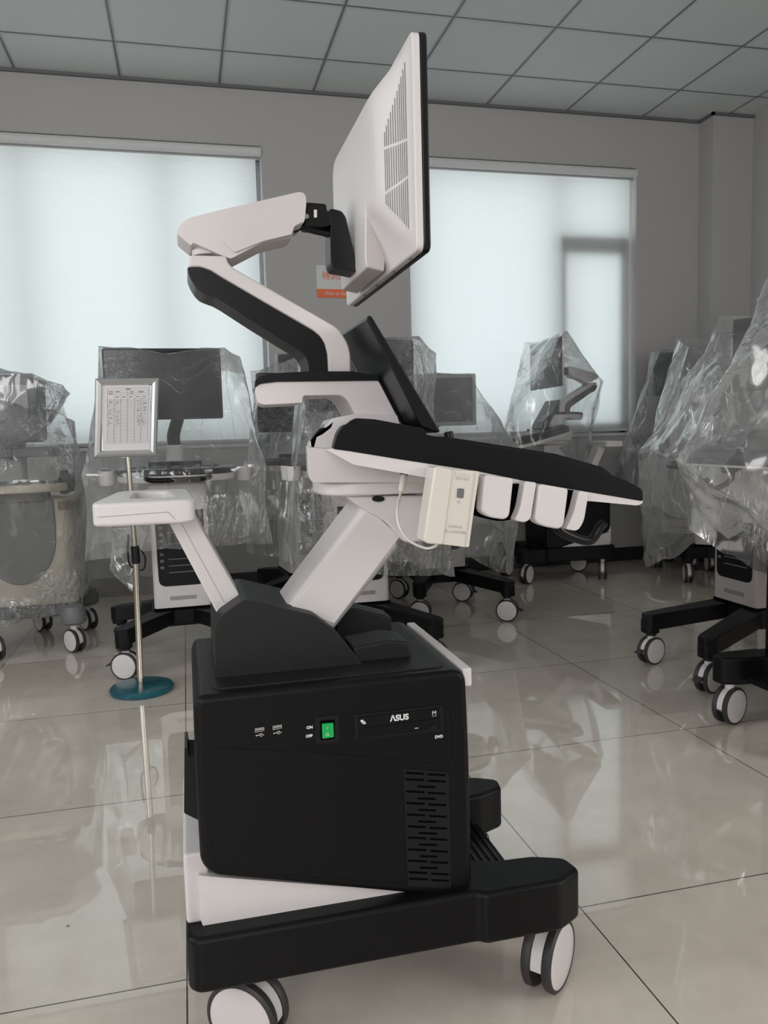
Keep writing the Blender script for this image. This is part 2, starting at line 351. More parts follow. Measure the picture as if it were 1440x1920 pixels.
def blind(w, label, drop):
    x0, x1, z0, z1 = w; t = thing('roller_blind', label, 'blind', ((x0+x1)/2, WY+.02, z1)); global ORG; ORG = Vector(t.location)
    xa, xb = x0+.015, x1-.035; n = 60; v = []; f = []; m = 50
    for j in range(m+1):
        z = z1-.075+(drop-(z1-.075))*j/m
        for i in range(n+1):
            x = xa+(xb-xa)*i/n; k = j/m
            v.append((x, WY+.035+.006*noise.noise((x*1.3, z*5, 3))*k+.004*k*math.sin(x*5), z))
    for j in range(m):
        for i in range(n): a = j*(n+1)+i; f.append((a, a+1, a+n+2, a+n+1))
    link('fabric', v, f, BLIND, t, fixn=False)
    cyl('roller_tube', (x0+.01, WY+.012, z1-.035), (x1-.01, WY+.012, z1-.035), .030, SIGNW, t, bev=.002)
    boxes('cassette', [(x0, x1-.003, WY-.006, WY+.045, z1-.004, z1+.004), (x0, x1-.003, WY+.046, WY+.052, z1-.075, z1+.004)], LGRAY, t, .0015)
    cyl('end_bracket', (x1-.010, WY+.012, z1-.035), (x1-.002, WY+.012, z1-.035), .034, SIGNW, t, bev=.001)
    box('bottom_bar', xa, xb, WY+.026, WY+.044, drop-.018, drop, SIGNW, t, .003)
    ORG = Vector((0, 0, 0)); return t
blind(W1, 'white roller blind pulled down over the left window', .985); blind(W2, 'white roller blind pulled down over the right window behind the trolley screen', .985)

# wall sign
ORG = Vector((1.02, WY, 2.0)); t = thing('wall_sign', 'white and orange area sign stuck on the wall between the windows', 'sign', tuple(ORG))
a = W(592, 497, Y=WY-.004); b = W(595, 558, Y=WY-.004)
x0 = (a.x+b.x)/2; z1 = a.z; z0 = b.z; x1 = x0+.34; zm = W(594, 542, Y=WY).z
box('sign_board', x0, x1, WY-.006, WY, z0, z1, SIGNW, t, .001)
box('orange_band', x0, x1, WY-.0068, WY-.006, z0, zm, ORANGE, t)
pt = W(619, 518, Y=WY-.006)
text('chinese_lettering', '待测区', (x0+.120, WY-.0065, pt.z), (1, 0, 0), (0, 0, 1), .056, ORANGE, t, .0006)
text('english_lettering', 'Area to be tested', (x0+.168, WY-.0072, (z0+zm)/2), (1, 0, 0), (0, 0, 1), .032, SIGNW, t)
ORG = Vector((0, 0, 0))

# ---------------- casters ----------------
def caster(x, y, ang, parent, r=.0625, top=.14, brake=False, hood=WHITE, name='caster'):
    """twin-wheel caster; ang = direction (degrees, world/local xy) of the wheel axis"""
    a = math.radians(ang); ax = Vector((math.cos(a), math.sin(a), 0)); tr = Vector((-ax.y, ax.x, 0)); c = Vector((x, y, r)); w = .017; g = .011
    # hood: arc band between the wheels plus stem
    v = []; f = []; n = 16; rr = r*.93; prof = []
    for i in range(n+1):
        th = math.radians(-5+190*i/n); prof.append(tr*(math.cos(th)*rr)+Vector((0, 0, 1))*(math.sin(th)*rr))
    prof += [tr*(-rr*.35)-Vector((0, 0, rr*.5)), tr*(rr*.35)-Vector((0, 0, rr*.5))]
    k = len(prof)
    v = [c+p-ax*g for p in prof]+[c+p+ax*g for p in prof]
    f = [list(range(k)), list(range(2*k-1, k-1, -1))]+[[i, (i+1) % k, k+(i+1) % k, k+i] for i in range(k)]
    h = link(name, v, f, hood, parent, .002)
    cyl('stem', (x, y, r*1.5), (x, y, top), .016 if r > .05 else .012, hood, h, 20)
    for s in (-1, 1):
        d = ax*s; pr = [(r*.55, 0), (r*.96, 0), (r, w*.25), (r, w*.8), (r*.93, w*1.0), (r*.885, w*1.0), (r*.88, w*.93), (r*.86, w*.96), (r*.5, w*1.02), (.0, w*1.05)]
        lathe('wheel', pr, c+d*g, d, TYRE, h, 40, mats=[TYRE, WHITE], pm=[0, 0, 0, 0, 0, 0, 1, 1, 1])
    if brake:
        p = c+tr*(r*1.02)+Vector((0, 0, r*.12)); q = c+tr*(r*1.42)+Vector((0, 0, -r*.02))
        L = []
        v = []
        for s in (-1, 1):
            v += [p+ax*s*.014+Vector((0, 0, .006)), p+ax*s*.014-Vector((0, 0, .006)), q+ax*s*.018+Vector((0, 0, .0025)), q+ax*s*.018-Vector((0, 0, .0025))]
        f = [(0, 1, 3, 2), (4, 6, 7, 5), (0, 2, 6, 4), (1, 5, 7, 3), (2, 3, 7, 6), (0, 4, 5, 1)]
        link('brake_pedal', v, f, TYRE, h, .0015)
    return h
# ---------------- main trolley (and the model for its two siblings) ----------------
YC = 1.41
ORG = Vector((.30, YC, 0))
cartA = thing('ultrasound_trolley', 'unwrapped black and white ultrasound trolley standing alone in the foreground', 'medical trolley', tuple(ORG), 0, 'console trolleys of the foreground model')
R_ = cartA
def sym(p): return p+[(x, 2*YC-y) for x, y in reversed(p)]
# base
bo = sym([(-.036, YC), (-.036, 1.215), (-.02, 1.200), (.44, 1.200), (.452, 1.190), (.590, 1.190), (.638, 1.218), (.630, 1.262), (.575, 1.285), (.50, 1.29), (.455, 1.31), (.455, YC)][1:])
base = prism('base', rnd(bo, .012, 3), .137, .229, BLACK, R_, .010, seg=4)
ped = prism('foot_pedal', rrect(.505, YC, .115, .235, .006), .150, .172, BLACK, R_, .004)
boxes('pedal_rib', [(.462+.014*i, .468+.014*i, YC-.112, YC+.112, .171, .1745) for i in range(7)], BLACKS, ped, .001)
# white skirt and rear white plate
extr('white_skirt', rnd(T(c5((92, 425), (897, 485), (905, 497), (215, 637), (150, 632), (112, 606), (95, 560)), 1.236), [.0, .002, .003, .02, .03, .02, .0]), 1.236, 2*YC-1.236, WHITE, R_, .020, seg=5)
box('rear_white_plate', -.035, .004, 1.246, 2*YC-1.262, .228, .345, WHITE, R_, .006)
# body
bp_ = T([(364, 1232), (362, 1330), (368, 1480), (376, 1622), (408, 1646), (440, 1650), (832, 1684), (868, 1680), (886, 1666), (882, 1420), (872, 1290), (866, 1268)], 1.222)
xs_ = [p[0] for p in bp_]; zt = .606
bp2 = [(bp_[0][0]+.002, zt), bp_[1], bp_[2], bp_[3], (bp_[4][0]-.006, bp_[4][1]+.002), bp_[6], bp_[8], bp_[9], (bp_[10][0]+.003, zt)]
body = extr('body', rnd(bp2, [.022, .02, .05, .03, .03, .004, .016, .05, .024], 6), 1.222, 2*YC-1.222, BLACK, R_, .014, seg=5)
prism('top_plate', rrect(.215, YC+.004, .385, .335, .02), zt-.001, zt+.0025, DGRAY, R_, .001)
# raised lower side panel with sloping upper edge
for s in (0, 1):
    Yp = 1.2222 if s == 0 else 2*YC-1.2222
    pp = T([(392, 1402), (560, 1409), (700, 1420), (835, 1433), (848, 1428), (846, 1322), (862, 1318), (873, 1655), (860, 1664), (440, 1634), (400, 1612)], 1.222)
    extr('side_panel', rnd(pp, [.006, .02, .02, .008, .006, .006, .01, .01, .004, .02, .03], 4), Yp-.0016 if s == 0 else Yp-.002, Yp+.002 if s == 0 else Yp+.0016, BLACK, R_, .0014)
F = 1.2222
def px4(x, y, Y=F): q = c4((x, y))[0]; return W(q[0], q[1], Y=Y)
def px5(x, y, Y=F): q = c5((x, y))[0]; return W(q[0], q[1], Y=Y)
# drive bay
bay = extr('drive_bay', T(c4((803, 645), (1216, 598), (1217, 718), (808, 764)), F), F-.0022, F+.002, BLACKS, R_, .0008)
extr('disc_tray', T(c4((820, 655), (1201, 611), (1202, 655), (822, 707)), F), F-.0042, F-.001, BLACK, bay, .0008)
extr('drive_front', T(c4((822, 709), (1203, 658), (1205, 708), (824, 756)), F), F-.0034, F-.001, BLACK, bay, .0008)
extr('eject_button', T(c4((1148, 694), (1186, 690), (1187, 706), (1149, 711)), F), F-.0050, F-.003, BLACKS, bay, .0006)
ex = (px4(1080, 652)-px4(950, 668)).normalized()
text('maker_lettering', '\u039bSUS', px4(1015, 660, F-.0043), ex, (0, 0, 1), .0135, PRINT, bay, .0005)
text('disc_mark', 'M', px4(1177, 638, F-.0043), ex, (0, 0, 1), .0098, PRINT, bay)
strips('disc_mark_line', [(px4(1167, 652, F-.0044), px4(1189, 650, F-.0044), .0005)], PRINT, bay)
strips('activity_light', [(px4(1086, 709, F-.0036), px4(1103, 707, F-.0036), .0010)], PRINT, bay)
q = px4(845, 678, F-.0043); strips('disc_logo', [(q+Vector((-.004, 0, .002)), q+Vector((.001, 0, .002)), .0022), (q+Vector((-.003, 0, 0)), q+Vector((.004, 0, -.001)), .0022), (q+Vector((-.001, 0, -.003)), q+Vector((.005, 0, -.0035)), .0016)], PRINT, bay)
text('dvd_lettering', 'DVD', px4(1199, 748, F-.0002), ex, (0, 0, 1), .0066, PRINT, R_, .0003)
# power switch
sw = extr('power_switch', T(c4((622, 656), (733, 642), (733, 772), (625, 783)), F), F-.0022, F+.002, BLACKS, R_, .0012, r=.003)
extr('rocker_well', T(c4((645, 672), (712, 665), (714, 754), (648, 762)), F), F-.0030, F-.001, DEEP, sw, .0004)
extr('green_rocker', T(c4((652, 684), (705, 679), (708, 745), (655, 752)), F), F-.0062, F-.002, GREEN, sw, .0012)
strips('rocker_mark', [(px4(679, 702, F-.0063), px4(679, 713, F-.0063), .0006)]+[(px4(680, 738, F-.0063)+Vector((.0022*math.cos(i*.6), 0, .0022*math.sin(i*.6))), px4(680, 738, F-.0063)+Vector((.0022*math.cos(i*.6+.6), 0, .0022*math.sin(i*.6+.6))), .0006) for i in range(11)], PRINT, sw)
text('on_lettering', 'ON', px4(597, 705, F), ex, (0, 0, 1), .0062, PRINT, R_, .0003)
text('off_lettering', 'OFF', px4(595, 745, F), ex, (0, 0, 1), .0062, PRINT, R_, .0003)
# usb ports
for (ux, uy, tx, ty) in ((364, 714, 366, 741), (446, 702, 448, 730)):
    c = px4(ux, uy); d = ex*.0072
    u = extr('usb_port', rnd([(c.x-.0072, c.z-.0033-.0005), (c.x+.0072, c.z-.0033+.0009), (c.x+.0072, c.z+.0037), (c.x-.0072, c.z+.0028)], .0006, 2), F-.0024, F+.001, CHROME, R_, .0003)
    extr('usb_tongue', [(c.x-.006, c.z-.0020), (c.x+.006, c.z-.0012), (c.x+.006, c.z+.0022), (c.x-.006, c.z+.0014)], F-.0026, F, DEEP, u, 0)
    extr('usb_contact', [(c.x-.0055, c.z-.0002), (c.x+.0055, c.z+.0005), (c.x+.0055, c.z+.0014), (c.x-.0055, c.z+.0007)], F-.0029, F, PRINT, u, 0)
    k = px4(tx, ty); e = Vector((0, 0, 1)); D = .0005
    strips('usb_symbol', [(k-ex*.0055, k+ex*.0055, D), (k-ex*.003, k-ex*.0005+e*.0022, D), (k-ex*.0005+e*.0022, k+ex*.002+e*.0022, D), (k-ex*.001, k+ex*.0015-e*.0022, D), (k+ex*.0015-e*.0022, k+ex*.0035-e*.0022, D), (k-ex*.0065, k-ex*.0045, .0016), (k+ex*.002+e*.0022, k+ex*.0035+e*.0022, .0014), (k+ex*.0045, k+ex*.0062, .0012)], PRINT, R_)
# vent grille
vp = extr('vent_panel', T(c5((765, 69), (913, 83), (922, 467), (779, 457)), F), F-.0030, F+.001, BLACKS, R_, .0006)
Z = []
def slot(x0, y0, x1, y1):
    Z.append((px5(x0, y0, F-.0031), px5(x1, y1, F-.0031), .0034))
rows = [(88, 'p'), (109, 'p'), (131, 's'), (149, 'p'), (170, 's'), (187, 'p'), (208, 's'), (225, 'p'), (246, 's'), (264, 'p'), (284, 's'), (301, 'p'), (322, 's'), (340, 'p'), (360, 's'), (377, 'p'), (398, 's'), (415, 'p'), (436, 'p')]
for i, (yy, k) in enumerate(rows):
    o = (yy-88)*.035
    if k == 'p': slot(773+o, yy-2, 833+o, yy+1); slot(846+o, yy+3, 904+o, yy+6)
    else: slot(810+o, yy, 869+o, yy+2)
strips('vent_slots', Z, DEEP, vp)
# white front fascia with keys
box('front_fascia', .432, .449, 1.236, 2*YC-1.236, .572, .6035, WHITE, R_, .003)
boxes('fascia_key', [(.4485, .452, 1.25+.03*i, 1.272+.03*i, .578, .600) for i in range(10)], WHITE, R_, .001)
# black accessory bracket on the rear of the body
h = extr('rear_bracket', rnd(T([(346, 1397), (352, 1396), (354, 1412), (372, 1412), (372, 1530), (345, 1517)], 1.30), [.001, .001, .001, 0, 0, .003], 3), 1.285, 1.36, BLACKS, R_, .002)
# hump over the lift column
hp = T([(404, 1278), (402, 1176), (412, 1156), (458, 1124), (590, 1154), (633, 1186), (682, 1248), (676, 1258)], 1.305)
hp = [(hp[0][0], .602)]+hp[1:7]+[(hp[7][0]+.002, .602)]
extr('column_shroud', rnd(hp, [0, .006, .006, .008, .008, .010, .004, 0], 4), 1.305, 2*YC-1.305, DGRAY, R_, .008, seg=4)
extr('wedge_block', [(.262, .606), (.262, .665), (.30, .668), (.372, .645), (.372, .606)], 1.47, 1.54, DGRAY, R_, .004)
extr('wedge_block', [(.262, .606), (.262, .635), (.325, .642), (.362, .636), (.368, .606)], 1.315, 1.40, DGRAY, R_, .005)
# slanted lift column
cp = T(c2((848, 872), (1092, 1150), (610, 1760), (300, 1595)), 1.35)
extr('lift_column', cp, 1.345, 2*YC-1.345, WHITE, R_, .016, seg=1)
cq = T(c2((860, 930), (1062, 1120), (640, 1680), (355, 1580)), 1.345)
extr('column_face', cq, 1.3435, 1.35, WHITE, R_, .002, seg=2)
# neck: skirt, ring, housing
sk = T(c2((690, 850), (1215, 850), (1208, 1130), (1190, 1143), (1080, 1152), (1035, 1105), (950, 1010), (850, 960), (780, 915)), 1.35)
extr('neck_skirt', rnd(sk, [.0, .0, .015, .01, .015, .02, .03, .03, .01], 5), 1.335, 2*YC-1.335, WHITE, R_, .008, seg=4)
zr0 = W(650, 932, Y=1.31).z; zr1 = W(650, 905, Y=1.31).z
prism('swivel_ring', rrect(.332, YC, .220, .19, .075, 8), zr0, zr1, WHITE, R_, .006)
prism('swivel_ring_lip', rrect(.332, YC, .214, .184, .072, 8), zr1-.002, zr1+.003, GRAYW, R_, .001)
hs = T(c2((470, 540), (600, 556), (820, 580), (1230, 690), (1240, 770), (500, 772), (478, 740)), 1.305)
extr('neck_housing', rnd(hs, [.004, .0, .0, .01, .01, .02, .006], 4), 1.305, 2*YC-1.305, WHITE, R_, .012, seg=4, taper=.36)
hs2 = T(c2((470, 538), (505, 470), (590, 410), (615, 360), (780, 328), (1040, 335), (1060, 420), (1000, 600), (600, 556)), 1.33)
extr('upper_housing', rnd(hs2, [.002, .01, .01, .006, .006, .004, .01, 0, 0], 4), 1.325, 2*YC-1.325, WHITE, R_, .008, seg=3, taper=.32)
extr('swivel_lever', rnd(T(c2((468, 545), (462, 500), (500, 445), (520, 425), (560, 418), (605, 383), (590, 420), (540, 460), (500, 480), (485, 540)), 1.37), .001, 3), 1.325, 1.45, BLACKS, R_, .002, taper=.26)
extr('latch', T(c2((883, 868), (905, 858), (945, 858), (960, 868), (958, 884), (935, 893), (910, 893), (885, 886)), 1.333), 1.328, 1.34, BLACKS, R_, .001)
# upper bracket (white shelf with black top)
ub = T(c1((456, 1048), (482, 1024), (560, 1014), (1052, 1008), (1165, 1225), (1130, 1240), (945, 1180), (905, 1105), (872, 1082), (690, 1085), (688, 1120), (500, 1130), (470, 1118)), 1.345)
extr('arm_bracket', rnd(ub, [.006, .006, .004, .006, 0, 0, .004, .012, .008, .004, .002, .004, .004], 4), 1.345, 2*YC-1.345, WHITE, R_, .006, taper=.26)
bt = T(c1((455, 1044), (458, 1012), (482, 990), (560, 976), (720, 968), (930, 968), (1042, 990), (1062, 1008), (1052, 1012), (560, 1018), (482, 1028)), 1.343)
extr('bracket_top', rnd(bt, .003, 3), 1.341, 2*YC-1.341, BLACKS, R_, .005, taper=.26)
bk = T(c1((1040, 1000), (1062, 1008), (1090, 1030), (1135, 1020), (1252, 1132), (1262, 1260), (1160, 1230)), 1.35)
extr('screen_bracket', bk, 1.352, 2*YC-1.352, BLACKS, R_, .003)
# lower arm: white upper shell, black lower shell
up_ = c1((134, 470), (137, 425), (150, 408), (318, 412), (330, 445), (350, 467), (520, 565), (862, 762), (905, 830), (920, 885), (921, 975))
split = c1((806, 975), (803, 885), (785, 822), (740, 775), (520, 648), (300, 520), (240, 482), (190, 466))
extr('arm_upper_shell', rnd(T(up_+split, 1.365), [0, .004, .008, .004, .01, .01, 0, .03, .02, .01, 0, 0, .01, .015, .02, 0, .015, .02, .01], 5), 1.362, 2*YC-1.362, WHITE, R_, .007, seg=4)
extr('arm_lower_shell', rnd(T(c1((131, 468), (134, 490), (148, 525), (170, 560), (195, 585), (225, 598), (262, 611), (300, 632), (450, 730), (640, 848), (675, 868), (700, 895), (713, 925), (717, 975), (808, 975), (803, 885), (790, 832), (770, 800), (740, 775), (520, 648), (300, 520), (240, 482), (190, 466)), 1.3635), .003, 3), 1.3605, 2*YC-1.3605, BLACKS, R_, .006, seg=3)
ca = W(390, 470, Y=YC)
lathe('arm_swivel_collar', [(.030, 0), (.031, .002), (.030, .030), (.029, .036)], (ca.x+.004, YC, W(390, 482, Y=YC).z), (0, 0, 1), WHITE, R_, 40)
# upper arm
ua = T(c1((80, 304), (86, 284), (104, 258), (128, 238), (158, 226), (300, 190), (665, 106), (690, 108), (703, 128), (704, 160), (697, 238), (690, 256), (645, 272), (635, 312), (500, 345), (340, 428), (300, 412), (160, 350), (150, 364), (90, 315)), 1.372)
ho = extr('upper_arm', rnd(ua, .004, 3), 1.368, 2*YC-1.368, WHITE, R_, .009, seg=4)
ri = T(c1((330, 312), (692, 246), (645, 270), (634, 308), (500, 340), (360, 395), (290, 330)), 1.366)
extr('arm_underside_cover', rnd(ri, .003, 3), 1.3635, 2*YC-1.3635, WHITE, R_, .002)
extr('arm_cable_cover', rnd(T(c1((340, 405), (500, 345), (635, 312), (628, 336), (500, 362), (335, 430)), YC-.01), .003, 3), 1.38, 2*YC-1.38, GRAYW, R_, .003)
extr('cable_clip', rnd(T(c1((316, 405), (372, 398), (360, 415), (335, 430)), YC-.02), .002, 3), 1.385, 1.435, BLACKS, R_, .002)
# tilt joint
extr('tilt_joint', rnd(T(c1((700, 152), (800, 160), (806, 195), (822, 200), (822, 262), (790, 270), (700, 262)), 1.385), .003, 3), 1.385, 2*YC-1.385, BLACKS, R_, .003)
jb = W(574, 407, Y=1.384); cyl('joint_bolt', (jb.x, 1.386, jb.z), (jb.x, 1.378, jb.z), .0045, STEEL, R_, 20, .001)
extr('joint_pin', T(c1((742, 188), (757, 188), (757, 226), (742, 226)), 1.384), 1.3835, 1.387, PRINT, R_, .0005)
tube('arm_cable', [W(x, y, Y=YC) for x, y in c1((640, 285), (680, 268), (740, 285), (800, 300), (838, 318))], .007, BLACKS, R_)
tb = T(c1((812, 190), (830, 184), (875, 196), (895, 225), (930, 375), (945, 452), (978, 485), (960, 492), (870, 474), (838, 470), (822, 440), (820, 330), (822, 262)), 1.385)
extr('tilt_bracket', rnd(tb, .004, 4), 1.383, 2*YC-1.383, BLACKS, R_, .005, seg=4)
# monitor
mz0, mz1, my0, my1 = 1.264, 1.571, 1.150, 1.670
def yzslab(name, y0, y1, z0, z1, x0, x1, m_, par, r, bv):
    p = rrect((y0+y1)/2, (z0+z1)/2, y1-y0, z1-z0, r, 6); n = len(p)
    v = [(x0, y, z) for y, z in p]+[(x1, y, z) for y, z in p]
    f = [list(range(n)), list(range(2*n-1, n-1, -1))]+[[i, (i+1) % n, n+(i+1) % n, n+i] for i in range(n)]
    return link(name, v, f, m_, par, bv)
yzslab('monitor_bezel', my0-.001, my1+.001, mz0-.001, mz1+.001, .3535, .365, BLACKS, R_, .014, .003)
yzslab('monitor_screen', my0+.012, my1-.012, mz0+.012, mz1-.012, .3645, .3655, SCREEN, R_, .004, 0)
def bulge():
    # concentric rounded rectangles stepping out of the rim to a raised back
    yc = (my0+my1)/2; L = [(.3535, .520, .307, .014, 0), (.3445, .520, .307, .014, 0), (.3425, .516, .303, .013, 0), (.3418, .498, .290, .018, .001), (.3385, .472, .270, .03, .004), (.331, .442, .245, .035, .008), (.320, .408, .214, .04, .013), (.3105, .372, .188, .04, .0165), (.3062, .352, .174, .04, .018), (.3040, .338, .163, .036, .0185), (.3035, .25, .10, .03, .0185)]
    v = []; f = []; n = None
    for x, wy, wz, r, dz in L:
        p = rrect(yc, (mz0+mz1)/2+dz, wy, wz, r, 8); n = len(p); v += [(x, y, z) for y, z in p]
    for k in range(len(L)-1):
        for i in range(n): f.append((k*n+i, k*n+(i+1) % n, (k+1)*n+(i+1) % n, (k+1)*n+i))
    f.append([(len(L)-1)*n+i for i in range(n)]); f.append(list(range(n)))
    return link('monitor_back', v, f, WHITE, R_)
mb = bulge()
hs_, xs2 = [.172, .176, .186, .204, .221, .236, .249], [.3045, .3062, .3105, .320, .331, .3385, .3418]
sl = []
for i in range(11):
    # vent slots on the sloping near flank of the monitor back
    k = i/10; hh = .236-.040*k; x = float(np.interp(hh, hs_, xs2))-.0006; y = (my0+my1)/2-hh-.0006
    z0_ = 1.300+.045*k; zb = 1.535-.085*k
    for a_, b_ in ((z0_, 1.372-.012*k), (1.376-.012*k, 1.425), (1.429, zb)): sl.append((Vector((x, y, a_)), Vector((x, y, b_)), .0013))
strips('back_vent_slots', sl, MGRAY, mb, nrm=(-.50, -.86, 0), d=.0012)
def cover_wedge():
    # fixing cover: carries the flat back plane down over the lower slope
    a = W(685, 358, X=.3032); b = W(721, 499, X=.336); c_ = W(697, 482, X=.300); yn = a.y; yf = 2*((my0+my1)/2)-a.y
    v = [(.3036, yn, a.z), (.3036, yf, a.z), (.3010, yn+.004, c_.z+.01), (.3010, yf-.004, c_.z+.01), (.303, yn+.004, c_.z-.006), (.303, yf-.004, c_.z-.006), (.338, b.y+.01, 1.268), (.338, yf+.02, 1.268), (.340, b.y+.005, 1.290), (.340, yf+.02, 1.290)]
    f = [(0, 1, 3, 2), (2, 3, 5, 4), (4, 5, 7, 6), (0, 2, 4, 6, 8), (1, 9, 7, 5, 3), (0, 8, 9, 1), (6, 7, 9, 8)]
    o = link('fixing_cover', v, f, WHITE, R_, .003); return o
cover_wedge()
for y_ in (1.20, 1.30, 1.42, 1.52): box('bottom_notch', .346, .350, y_, y_+.004, mz0-.0022, mz0, MGRAY, R_)
# touch screen tablet
ts = T([(693, 590), (698, 594), (826, 808), (822, 812), (790, 800), (687, 598)], 1.25)
extr('touch_screen', ts, 1.25, 2*YC-1.25-.09, BLACKS, R_, .003)
# console
co = T([(624, 842), (633, 812), (645, 796), (660, 793), (760, 808), (900, 833), (1043, 855), (1143, 888), (1180, 903), (1206, 918), (1206, 940), (1100, 922), (1010, 907), (893, 883), (760, 863), (655, 846)], 1.19)
extr('console_body', rnd(co, [.004, .012, .012, .006, 0, 0, .02, .01, .01, .008, .004, .02, 0, 0, 0, 0], 4), 1.19, 2*YC-1.19, BLACK, R_, .008, seg=4, taper=.45)
ct = T([(646, 797), (664, 784), (700, 786), (792, 803), (800, 815), (700, 810)], 1.21)
extr('console_rear_ledge', rnd(ct, .004, 3), 1.205, 2*YC-1.205, BLACKS, R_, .004, taper=.40)
cn = T([(830, 818), (960, 838), (1043, 851), (1130, 876), (1147, 889), (1120, 892), (960, 860), (830, 835)], 1.215)
extr('control_panel', rnd(cn, .003, 3), 1.215, 2*YC-1.215, BLACKS, R_, .003)
cu_ = T([(609, 842), (624, 841), (760, 862), (893, 882), (1010, 906), (1100, 921), (1206, 939), (1204, 944), (1196, 948), (1100, 939), (1075, 942), (1010, 930), (893, 912), (807, 897), (662, 871), (644, 861)], 1.192)
extr('console_underside', rnd(cu_, [.002, 0, 0, 0, 0, 0, .002, .002, .004, .02, .01, 0, 0, 0, .004, .006], 3), 1.192, 2*YC-1.192, WHITE, R_, .006, taper=.45)
kp = W(843, 818, Y=1.24); lathe('encoder_knob', [(.0075, 0), (.0075, .012), (.006, .014)], (kp.x, 1.24, kp.z-.006), (-.15, 0, 1), BLACKS, R_, 24)
k2 = W(924, 837, Y=1.24); boxes('slider_bank', [(k2.x-.012, k2.x+.012, 1.235, 1.30, k2.z-.004, k2.z+.002)], BLACKS, R_, .001)
# probe holders
def holder(a, b, c_, p2):
    hd = extr('probe_holder', rnd(T(c3(*a), 1.163), [.006, .006, .014, .006, .014], 5), 1.158, 1.186, WHITE, R_, .007, seg=4)
    extr('holder_wing', rnd(T(c3(*b), 1.166), [.004, .004, .012, .01, .004, .01], 5), 1.162, 1.19, WHITE, hd, .006, seg=4)
    extr('holder_liner', rnd(T(c3(*c_), 1.182), [.003, .003, .004, .014, .014], 4), 1.182, 1.235, DEEP, hd, .002)
holder([(440, 388), (604, 410), (578, 646), (470, 630), (420, 600)], [(668, 425), (734, 434), (700, 640), (664, 659), (610, 646), (640, 580)], [(414, 452), (668, 440), (618, 640), (530, 655), (383, 622)], 0)
holder([(748, 440), (912, 468), (882, 700), (780, 682), (722, 655)], [(972, 479), (1026, 490), (1000, 650), (965, 708), (898, 696), (940, 610)], [(748, 450), (965, 480), (905, 690), (820, 690), (730, 650)], 0)
tube('trolley_handle', [W(x, y, Y=1.30) for x, y in ((1040, 960), (1043, 985), (1062, 1002), (1105, 1014), (1124, 990), (1133, 980))], .0085, BLACKS, R_, 14)
# rear gel holder arm
zt_ = .905; xl = W(175, 939, Z=zt_).x; xr_ = .012
outer = rnd([(xl, 1.275), (xr_, 1.275), (xr_-.012, 1.56), (xl+.02, 1.56)], .03, 6); inner = rnd([(xl+.055, 1.345), (xr_-.035, 1.345), (xr_-.05, 1.52), (xl+.055, 1.52)], .02, 6)
ringprism('gel_holder_ring', outer, inner, .868, zt_, WHITE, R_, .006)
prism('gel_holder_tray', [(xl+.03, 1.31), (xr_-.02, 1.31), (xr_-.03, 1.54), (xl+.04, 1.54)], .866, .872, WHITE, R_, .001)
strips('holder_seam', [(Vector((xl+.01, 1.2748, .884)), Vector((-.03, 1.2748, .887)), .0006), (Vector((-.03, 1.2748, .887)), Vector((-.02, 1.2748, .875)), .0006)], MGRAY, R_)
ap = T(c6((858, 968), (925, 930), (985, 925), (1245, 1385), (1115, 1450)), 1.37)
extr('gel_holder_arm', rnd(ap, [.004, .01, .012, 0, 0], 4), 1.365, 2*YC-1.345, WHITE, R_, .012, seg=4)
aa = T(c6((925, 975), (1155, 1400)), 1.3648); strips('arm_seam', [(Vector((aa[0][0], 1.3648, aa[0][1])), Vector((aa[1][0], 1.3648, aa[1][1])), .0005)], MGRAY, R_)
# casters
caster(.590, 1.248, -48, R_, top=.14); caster(.055, 1.250, 237, R_, top=.14); caster(.567, 1.572, -30, R_, top=.14); caster(.035, 1.572, 200, R_, top=.14)
# siblings of the same model, turned round
m5 = copy_tree(cartA); m5.location = (2.385, 4.90, 0); m5.rotation_euler = (0, 0, PI+math.radians(-3)); m5['label'] = 'ultrasound trolley with bare black body under a short plastic cover before the right window'
m9 = copy_tree(cartA); m9.location = (2.02, 2.09, 0); m9.rotation_euler = (0, 0, PI); m9['label'] = 'nearest wrapped trolley at the right edge, black footrest with ribs in front'
def spin(cart, k, cx, cy, deg):
    c = [q for q in kids(cart) if q.name.startswith('caster')][k]; p = Vector((cx-.30, cy-YC, 0)); r = Matrix.Rotation(math.radians(deg), 3, 'Z')
    c.rotation_euler = (0, 0, math.radians(deg)); c.location = p-r @ p
spin(m9, 0, .590, 1.248, 158); spin(m5, 2, .567, 1.572, 163); spin(m5, 3, .035, 1.572, -46)
ORG = Vector((0, 0, 0))
# gel warmer hanging from the console
ORG = W(840, 950, Y=1.17); gw = thing('gel_warmer', 'off-white gel bottle warmer hanging under the foreground console', 'gel warmer', tuple(ORG))
extr('warmer_body', rnd(T(c3((245, 360), (413, 371), (417, 385), (357, 790), (350, 799), (200, 781)), 1.155), [.003, .002, .002, .003, .002, .003], 3), 1.155, 1.189, CREAM, gw, .003)
extr('bottle_sleeve', rnd(T(c3((158, 345), (185, 343), (262, 362), (205, 782), (120, 776), (95, 762)), 1.153), [.004, .006, .004, .004, .006, .006], 4), 1.146, 1.189, CREAM, gw, .012, seg=6)
extr('side_rib', T(c3((400, 372), (416, 372), (358, 797), (342, 797)), 1.153), 1.1525, 1.157, CREAM, gw, .001)
extr('power_button', rnd(T(c3((293, 466), (331, 469), (326, 523), (289, 519)), 1.155), .002, 3), 1.1535, 1.157, MGRAY, gw, .0008)
